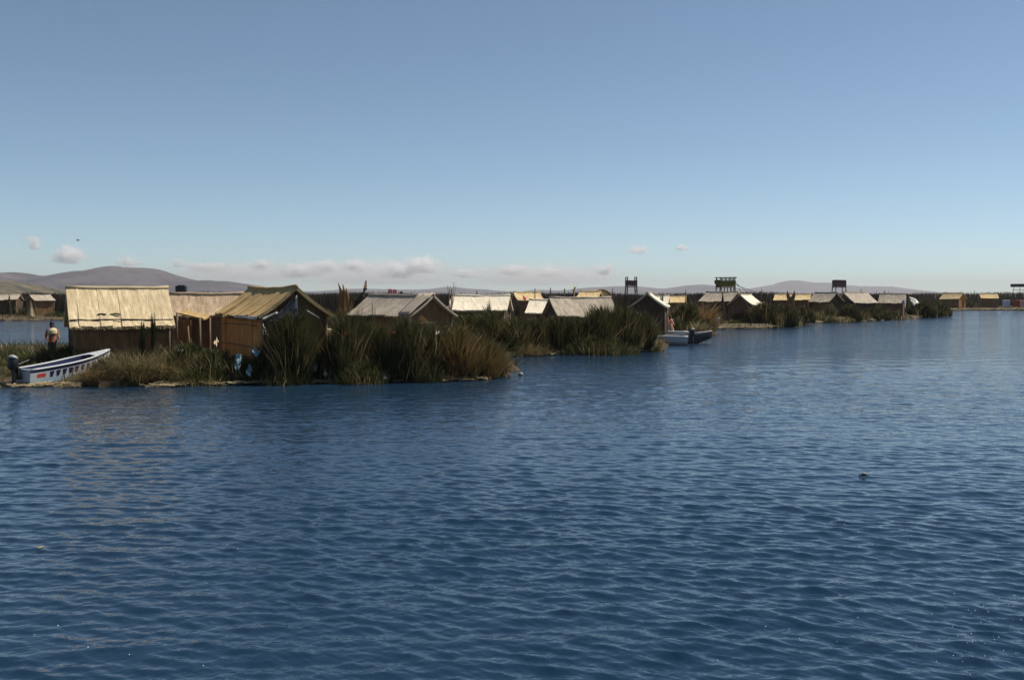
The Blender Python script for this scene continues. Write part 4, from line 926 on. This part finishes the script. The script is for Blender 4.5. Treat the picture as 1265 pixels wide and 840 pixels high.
# ------------------------------------------------------------------ reeds and grass
GR = 'reed clumps along the island edges'
clump(8, 46, 60, 418, 900, 'grass', 'grass at the left picture edge behind the white motor boat', low=.4)
clump(45, 43.5, 60, 420, 1100, 'grass', 'grass between the boat and the standing person', low=.4)
clump(-20, 42, 60, 432, 700, 'grass', 'grass cut by the left picture edge', low=.4)
clump(88, 41.5, 50, 424, 1100, 'mixed', 'low mixed reeds behind the bow of the white boat')
clump(18, 52, 80, 424, 700, 'yellow', 'yellowing grass on the back shore at the far left', low=.4)
clump(119, 37.7, 30, 443, 900, 'dry', 'rust coloured tuft hanging over the side of the white boat', z=.05, low=.5)
clump(135, 39, 60, 436, 1100, 'dark', 'dark hollow of reeds right of the white boat', z=.1)
clump(170, 38.8, 84, 418, 2600, 'drooping', 'large drooping tan grass clump below the pale hut', z=.15, ry=1.3)
clump(205, 38.6, 50, 432, 1200, 'drooping', 'smaller drooping clump right of the large tan one', z=.1)
clump(152, 38.2, 60, 452, 700, 'yellow', 'short yellow grass at the water below the drooping clump', z=.05)
clump(232, 39.6, 60, 420, 1500, 'mixed', 'olive reeds in front of the lean-to shed', z=.2)
clump(262, 39.0, 60, 428, 1500, 'mixed', 'olive and tan reeds below the orange wall', z=.15)
clump(295, 38.8, 50, 436, 1000, 'mixed', 'low reeds around the pale blue plastic', z=.1)
clump(330, 39.2, 40, 420, 1000, 'mixed', 'reeds at the right end of the orange wall', z=.15)
clump(362, 39.0, 58, 378, 3000, 'dark', 'tall dark reed clump in front of the brown gable', z=.15, ry=.9, low=.5)
clump(398, 39.2, 36, 428, 800, 'dark', 'darker reeds between the two tallest clumps', z=.15)
clump(428, 39.6, 46, 382, 2000, 'dark', 'tall dark clump left in front of the taupe roofed hut', z=.15, ry=.9)
clump(466, 40.2, 48, 396, 2000, 'upright', 'green reed clump below the middle of the taupe roof', z=.15)
clump(504, 39.8, 54, 388, 2000, 'dark', 'dense dark clump below the right half of the taupe roof', z=.15)
clump(536, 40.4, 48, 392, 1800, 'mixed', 'reed clump under the gable of the taupe hut', z=.15)
clump(564, 40.6, 52, 398, 1900, 'rusty', 'rusty brown clump near the tip of the near island', z=.12)
clump(594, 41.2, 48, 412, 1500, 'rusty', 'rust tipped clump at the outermost tip of the near island', z=.1)
clump(612, 41.8, 26, 430, 500, 'rusty', 'last low tuft at the very tip of the near island', z=.05)
clump(446, 38.9, 70, 442, 900, 'mixed', 'low dark reeds along the water below the taupe roof', z=.05)
clump(525, 40.0, 80, 432, 1100, 'mixed', 'low reeds along the water near the island tip', z=.05)
clump(352, 38.5, 70, 448, 800, 'mixed', 'low dark reeds along the water below the brown gable', z=.05)
clump(245, 38.4, 90, 450, 900, 'mixed', 'low reeds along the water below the lean-to shed', z=.05)
clump(414, 45, 44, 398, 600, 'dark', 'reeds behind the white topped table')
for px_, t_, y_, lb in ((176, 389, 41.5, 'shorter of two dark reed spikes in front of the pale roof'), (189.5, 369, 41.3, 'taller of two dark reed spikes in front of the pale roof'), (461, 371, 42.5, 'thin reed spike before the taupe roof'), (278, 371, 48, 'small reed spike before the pinkish roof')):
    spike(px_, y_, t_, lb, 8 if t_ < 400 else 6, n=260 if t_ != 371 else 70)
clump(575, 57.5, 50, 384, 1100, 'mixed', 'reeds at the left front of the middle island')
clump(606, 57.5, 46, 378, 1100, 'mixed', 'reeds in front of the white roof, with pale stalks')
clump(636, 57.2, 46, 388, 1000, 'mixed', 'olive reeds between the white roof and the small white hut')
clump(664, 58, 40, 388, 1000, 'dark', 'dark reeds below the small white roof')
clump(652, 56.8, 50, 415, 700, 'drooping', 'short tan tuft at the water on the middle island', z=.1)
clump(690, 58.5, 40, 386, 1200, 'dark', 'dark reeds below the left end of the big grey roof')
clump(718, 58.5, 44, 389, 1400, 'dark', 'dark reeds below the middle of the big grey roof')
clump(742, 59, 46, 374, 1600, 'dark', 'tall dark reeds at the right end of the big grey roof')
clump(770, 60, 46, 373, 1600, 'dark', 'tall dark reeds left of the dark gabled hut', low=.5)
clump(793, 61, 30, 382, 1200, 'dark', 'dark reeds next to the moored boats')
clump(806, 61.2, 24, 412, 400, 'yellow', 'yellow tuft at the corner of the middle island', z=.05)
clump(740, 57.8, 100, 412, 1000, 'mixed', 'low reeds along the water of the middle island', z=.05)
clump(610, 56.2, 80, 418, 800, 'mixed', 'low reeds along the water left on the middle island', z=.05)
for px_, t_, y_, w_, lb in ((564.5, 372, 58, 6, 'reed spike at the left end of the white roof'), (604, 371, 58.5, 9, 'bushy reed spike before the white roof'), (748, 368, 62, 8, 'short dark spike at the end of the big grey roof'), (761.5, 361, 62, 8, 'tall dark spike between the grey roof and the dark gable'), (817, 359, 84, 6, 'slim spike right of the dark gable'), (640, 369, 66, 8, 'dark spike by the reddish wall of the small hut')):
    spike(px_, y_, t_, lb, w_)
clump(848, 90, 36, 372, 1200, 'dark', 'dark reeds behind the boats', z=.3)
clump(866, 92, 34, 366, 1300, 'dry', 'brown bush left of the slim dark stack', z=.3, low=.5)
clump(862, 86, 30, 392, 700, 'yellow', 'yellow olive bush at the water right of the boats', z=.1)
clump(838, 84, 26, 390, 500, 'mixed', 'small bush behind the person in rose', z=.2)
clump(905, 108.0, 34, 394, 700, 'mixed', 'pale grass at the shore below the brown gable', z=.2)
clump(880, 109, 24, 380, 600, 'dark', 'dark reeds left of the slim dark stack', z=.2)
clump(945, 108, 44, 371, 1800, 'dark', 'black green reed mass right of the brilliant roof side', z=.1, low=.6)
clump(968, 110, 40, 374, 1500, 'dark', 'dark reed mass on the shore of the long island', z=.1, low=.6)
clump(992, 120, 26, 376, 800, 'dark', 'dark reeds in front of the gold roof', z=.2)
clump(1012, 128, 40, 386, 900, 'grass', 'green grass on the shore before the left grey hut', z=.1)
clump(1036, 129, 40, 388, 900, 'yellow', 'yellow grass patch on the shore below the violet tower', z=.1)
clump(1052, 134, 30, 374, 900, 'dark', 'dark reeds in front of the hut right of the violet tower', z=.2)
clump(1076, 140, 40, 378, 900, 'dark', 'dark reeds at the corner of the right grey hut', z=.2)
clump(1096, 143, 30, 383, 600, 'dark', 'low dark reeds before the last grey hut', z=.2)
clump(1140, 158, 34, 369, 1500, 'dark', 'round dark bush before the white tent sheet', z=.1, low=.6)
clump(1160, 164, 26, 372, 1200, 'dark', 'dark bush at the right tip of the long island', z=.1, low=.6)
clump(1112, 146, 30, 389, 400, 'yellow', 'pale straw tuft on the shore below the last grey hut', z=.1)
clump(70, 143, 30, 384, 500, 'mixed', 'low reeds on the far left island', z=.3)
clump(15, 142, 60, 387, 600, 'dry', 'brown low reeds on the far left shore', z=.3)
clump(1215, 249, 110, 379, 700, 'dry', 'low dry reeds along the farthest shore', z=.2, ry=1.5)

clump(66, 42.3, 34, 414, 900, 'grass', 'grass hiding the legs of the person in the blue hat', low=.6)
clump(5, 38.8, 50, 446, 900, 'grass', 'short grass behind the outboard motor of the white boat', z=.1)
clump(-30, 38.5, 50, 452, 600, 'grass', 'short grass left of the white boat', z=.1)
clump(60, 40.5, 60, 440, 900, 'grass', 'grass along the far side of the white boat', z=.2)
clump(803, 69.5, 24, 388, 600, 'dark', 'dark reeds at the foot of the dark gable', z=.1)
clump(795, 67, 30, 386, 700, 'mixed', 'olive reeds before the dark gabled hut', z=.2)
clump(410, 49, 40, 386, 900, 'dark', 'reeds in the gap between the brown gable and the taupe hut')
clump(915, 110, 30, 384, 600, 'mixed', 'reeds at the foot of the brown gable under the brilliant roof', z=.2)
clump(412, 56, 40, 378, 900, 'dark', 'reeds filling the gap behind the white topped table')
clump(432, 57, 40, 382, 700, 'dark', 'reeds behind the sheaf of dry reeds')
for px_, Y_, w_, t_, n_, st, lb in ((875, 111, 22, 376, 500, 'mixed', 'bush under the left half of the grey roof below the olive tower'), (925, 110.5, 22, 382, 500, 'dark', 'dark bush at the right corner of the brown gable'), (1003, 134, 20, 378, 400, 'mixed', 'bush at the left corner of the grey hut by the violet tower'), (1024, 133, 16, 376, 400, 'dark', 'dark bush between the two grey huts'), (1064, 137, 18, 381, 300, 'mixed', 'bush below the right grey roof'), (1086, 146, 14, 372, 400, 'dark', 'dark bush between the last two grey huts'), (1104, 147, 16, 380, 300, 'mixed', 'small bush at the wall of the last grey hut'), (828, 92, 22, 378, 500, 'dark', 'dark bush behind the two people'), (1200, 254, 16, 370, 300, 'dark', 'dark reeds between the two farthest gold roofs'), (1178, 252, 12, 375, 200, 'mixed', 'small bush before the lit orange gable'), (28, 148, 14, 376, 300, 'dark', 'dark bush between the two huts at the far left')):
    clump(px_, Y_, w_, t_, n_, st, lb, z=.2, low=.4)
clump(618, 43.2, 22, 432, 500, 'rusty', 'rust tuft on the right flank of the near island tip', z=.1)
clump(608, 46, 30, 420, 700, 'mixed', 'olive reeds on the back of the near island tip', z=.2)
clump(590, 49, 40, 408, 700, 'dark', 'dark reeds on the back shore right of the taupe hut', z=.2)
clump(932, 108.2, 30, 396, 500, 'mixed', 'low grass at the shore left of the dark reed mass', z=.1)
clump(884, 107.6, 26, 397, 400, 'mixed', 'low grass at the shore beside the grey boat', z=.1)
# ------------------------------------------------------------------ things lost among the reeds
def sheet(name, px, py, Y, w, h, mat, label, cat, seed, amp=.06, tilt=.2):
    p = A(px, py, Y); o = cloth(name, [(-w / 2, tilt, h / 2), (w / 2, tilt * .6, h / 2 - .04), (w / 2 * .8, -tilt, -h / 2), (-w / 2 * .9, -tilt * .7, -h / 2 + .05)], 6, 6, mat, None, amp, seed)
    o.location = p; return tag(o, label, cat, 'plastic and cloth caught in the reeds')
sheet('plastic_sheet', 294, 447, 38.35, 0.24, 0.60, M_BLUEP, 'pale blue plastic sheet caught low in the reeds below the orange wall', 'plastic', 1)
sheet('plastic_sheet', 308, 458, 38.15, 0.18, 0.38, M_BLUEP, 'smaller pale blue plastic strip at the water', 'plastic', 2)
sheet('plastic_sheet', 316, 436, 38.55, 0.32, 0.15, M_BLUEP, 'blue plastic rag above the other blue plastic', 'plastic', 3)
sheet('plastic_bag', 224, 434, 39.25, 0.16, 0.11, M_PLASTIC, 'white plastic bag in the reeds before the lean-to', 'plastic', 5)
sheet('plastic_bag', 267, 423, 39.55, 0.14, 0.17, M_CREAM, 'cream rag at the foot of the orange wall', 'cloth', 6)
sheet('plastic_bag', 236, 471, 38.25, 0.11, 0.08, M_PLASTIC, 'white scrap at the water below the lean-to', 'plastic', 7)
sheet('plastic_bag', 390, 454, 38.65, 0.08, 0.29, M_PLASTIC, 'upright white scrap in the reeds below the table', 'plastic', 8, .04)
sheet('plastic_bag', 402, 462, 38.55, 0.14, 0.14, M_PLASTIC, 'crumpled white bag at the water below the table', 'plastic', 9)
sheet('red_rag', 427, 412, 38.95, 0.14, 0.14, M_RED, 'red rag in the tall dark reeds left of the taupe roof', 'cloth', 10)
sheet('red_rag', 487, 413, 39.35, 0.13, 0.09, M_RED, 'small red rag in the reeds below the taupe roof', 'cloth', 11)
sheet('plastic_bag', 540, 412, 39.75, 0.12, 0.08, M_PLASTIC, 'small white bag under the gable of the taupe hut', 'plastic', 12)
sheet('plastic_bag', 475, 467, 38.65, 0.14, 0.09, M_PLASTIC, 'white scrap at the water below the taupe roof', 'plastic', 13)
sheet('plastic_bag', 146, 474, 37.75, 0.08, 0.04, M_PLASTIC, 'tiny white scrap right of the white boat', 'plastic', 14)
sheet('red_rag', 648, 368.5, 69.35, 0.24, 0.17, M_PINK, 'pink cloth at the left end of the small white roof', 'cloth', 15)

# ------------------------------------------------------------------ on the water and in the air
o = empty('floating_root', tuple(G(1067, 588)), .3, 'small dark reed root with a pale top drifting on open water', 'driftwood')
V, Fc = tube_vf([(-.10, 0, .01), (-.04, .01, .02), (.03, 0, .02), (.1, .01, .01)], [.01, .022, .022, .01], 8); mesh('root', V, Fc, M_DARKPOLE, o, smooth=True)
V, Fc = tube_vf([(-.03, 0, .045), (.01, 0, .05), (.04, 0, .045)], [.01, .016, .01], 7); mesh('pale_top', V, Fc, M_PLASTIC, o, smooth=True)
o = empty('white_float', tuple(G(643, 464)), 0, 'small white float on the water off the near island', 'float')
V, Fc = tube_vf([(-.1, 0, .03), (-.05, 0, .06), (.05, 0, .06), (.1, 0, .03)], [.03, .07, .07, .03], 9); mesh('body', V, Fc, M_PLASTIC, o, smooth=True)
V, Fc = tube_vf([(0, 0, .1), (0, 0, .17)], [.03, .02], 7); mesh('neck', V, Fc, M_PLASTIC, o)
o = mesh('floating_leaf', [(-.05, 0, .03), (0, -.02, .035), (.06, .01, .05), (0, .03, .04)], [(0, 1, 2, 3)], M_YEL); o.location = G(50, 679); o.modifiers.new('s', 'SOLIDIFY').thickness = .006; tag(o, 'pale yellow leaf floating in the lower left water', 'leaf')
q = A(96, 297, 95); o = empty('flying_bird', tuple(q), .4, 'small dark bird flying over the broad hill', 'bird')
V, Fc = tube_vf([(-.14, 0, 0), (-.05, 0, .01), (.06, 0, .01), (.13, 0, .02), (.17, 0, .01)], [.012, .045, .05, .03, .008], 8); mesh('body', V, Fc, M_BLACK, o, smooth=True)
for s in (-1, 1): mesh('wing', [(-.05, 0, .02), (.06, 0, .02), (.03, s * .16, .09), (-.04, s * .3, .05), (-.07, s * .14, .08)], [(0, 1, 2, 3, 4)], M_BLACK, o)

r_f = np.random.default_rng(9); fV = []; fF = []  # small white chips scattered on the water to imitate sun glints
for k in range(90):
    px_, py_ = (r_f.normal(1215, 40), r_f.normal(785, 28)) if k < 55 else (r_f.uniform(850, 1260), r_f.uniform(640, 830)) if k < 80 else (r_f.uniform(0, 300), r_f.uniform(640, 835))
    p = G(px_, py_); s = r_f.uniform(.004, .011); z = .03 + r_f.uniform(0, .03); i = len(fV)
    fV += [(p[0] - s, p[1], z), (p[0], p[1] - s, z), (p[0] + s, p[1], z), (p[0], p[1] + s, z), (p[0], p[1], z + s)]; fF += [(i, i + 1, i + 4), (i + 1, i + 2, i + 4), (i + 2, i + 3, i + 4), (i + 3, i, i + 4)]
tag(mesh('glint_flecks', fV, fF, M_WHITE), 'tiny white flecks imitating sun glints on the open water', kind='stuff')
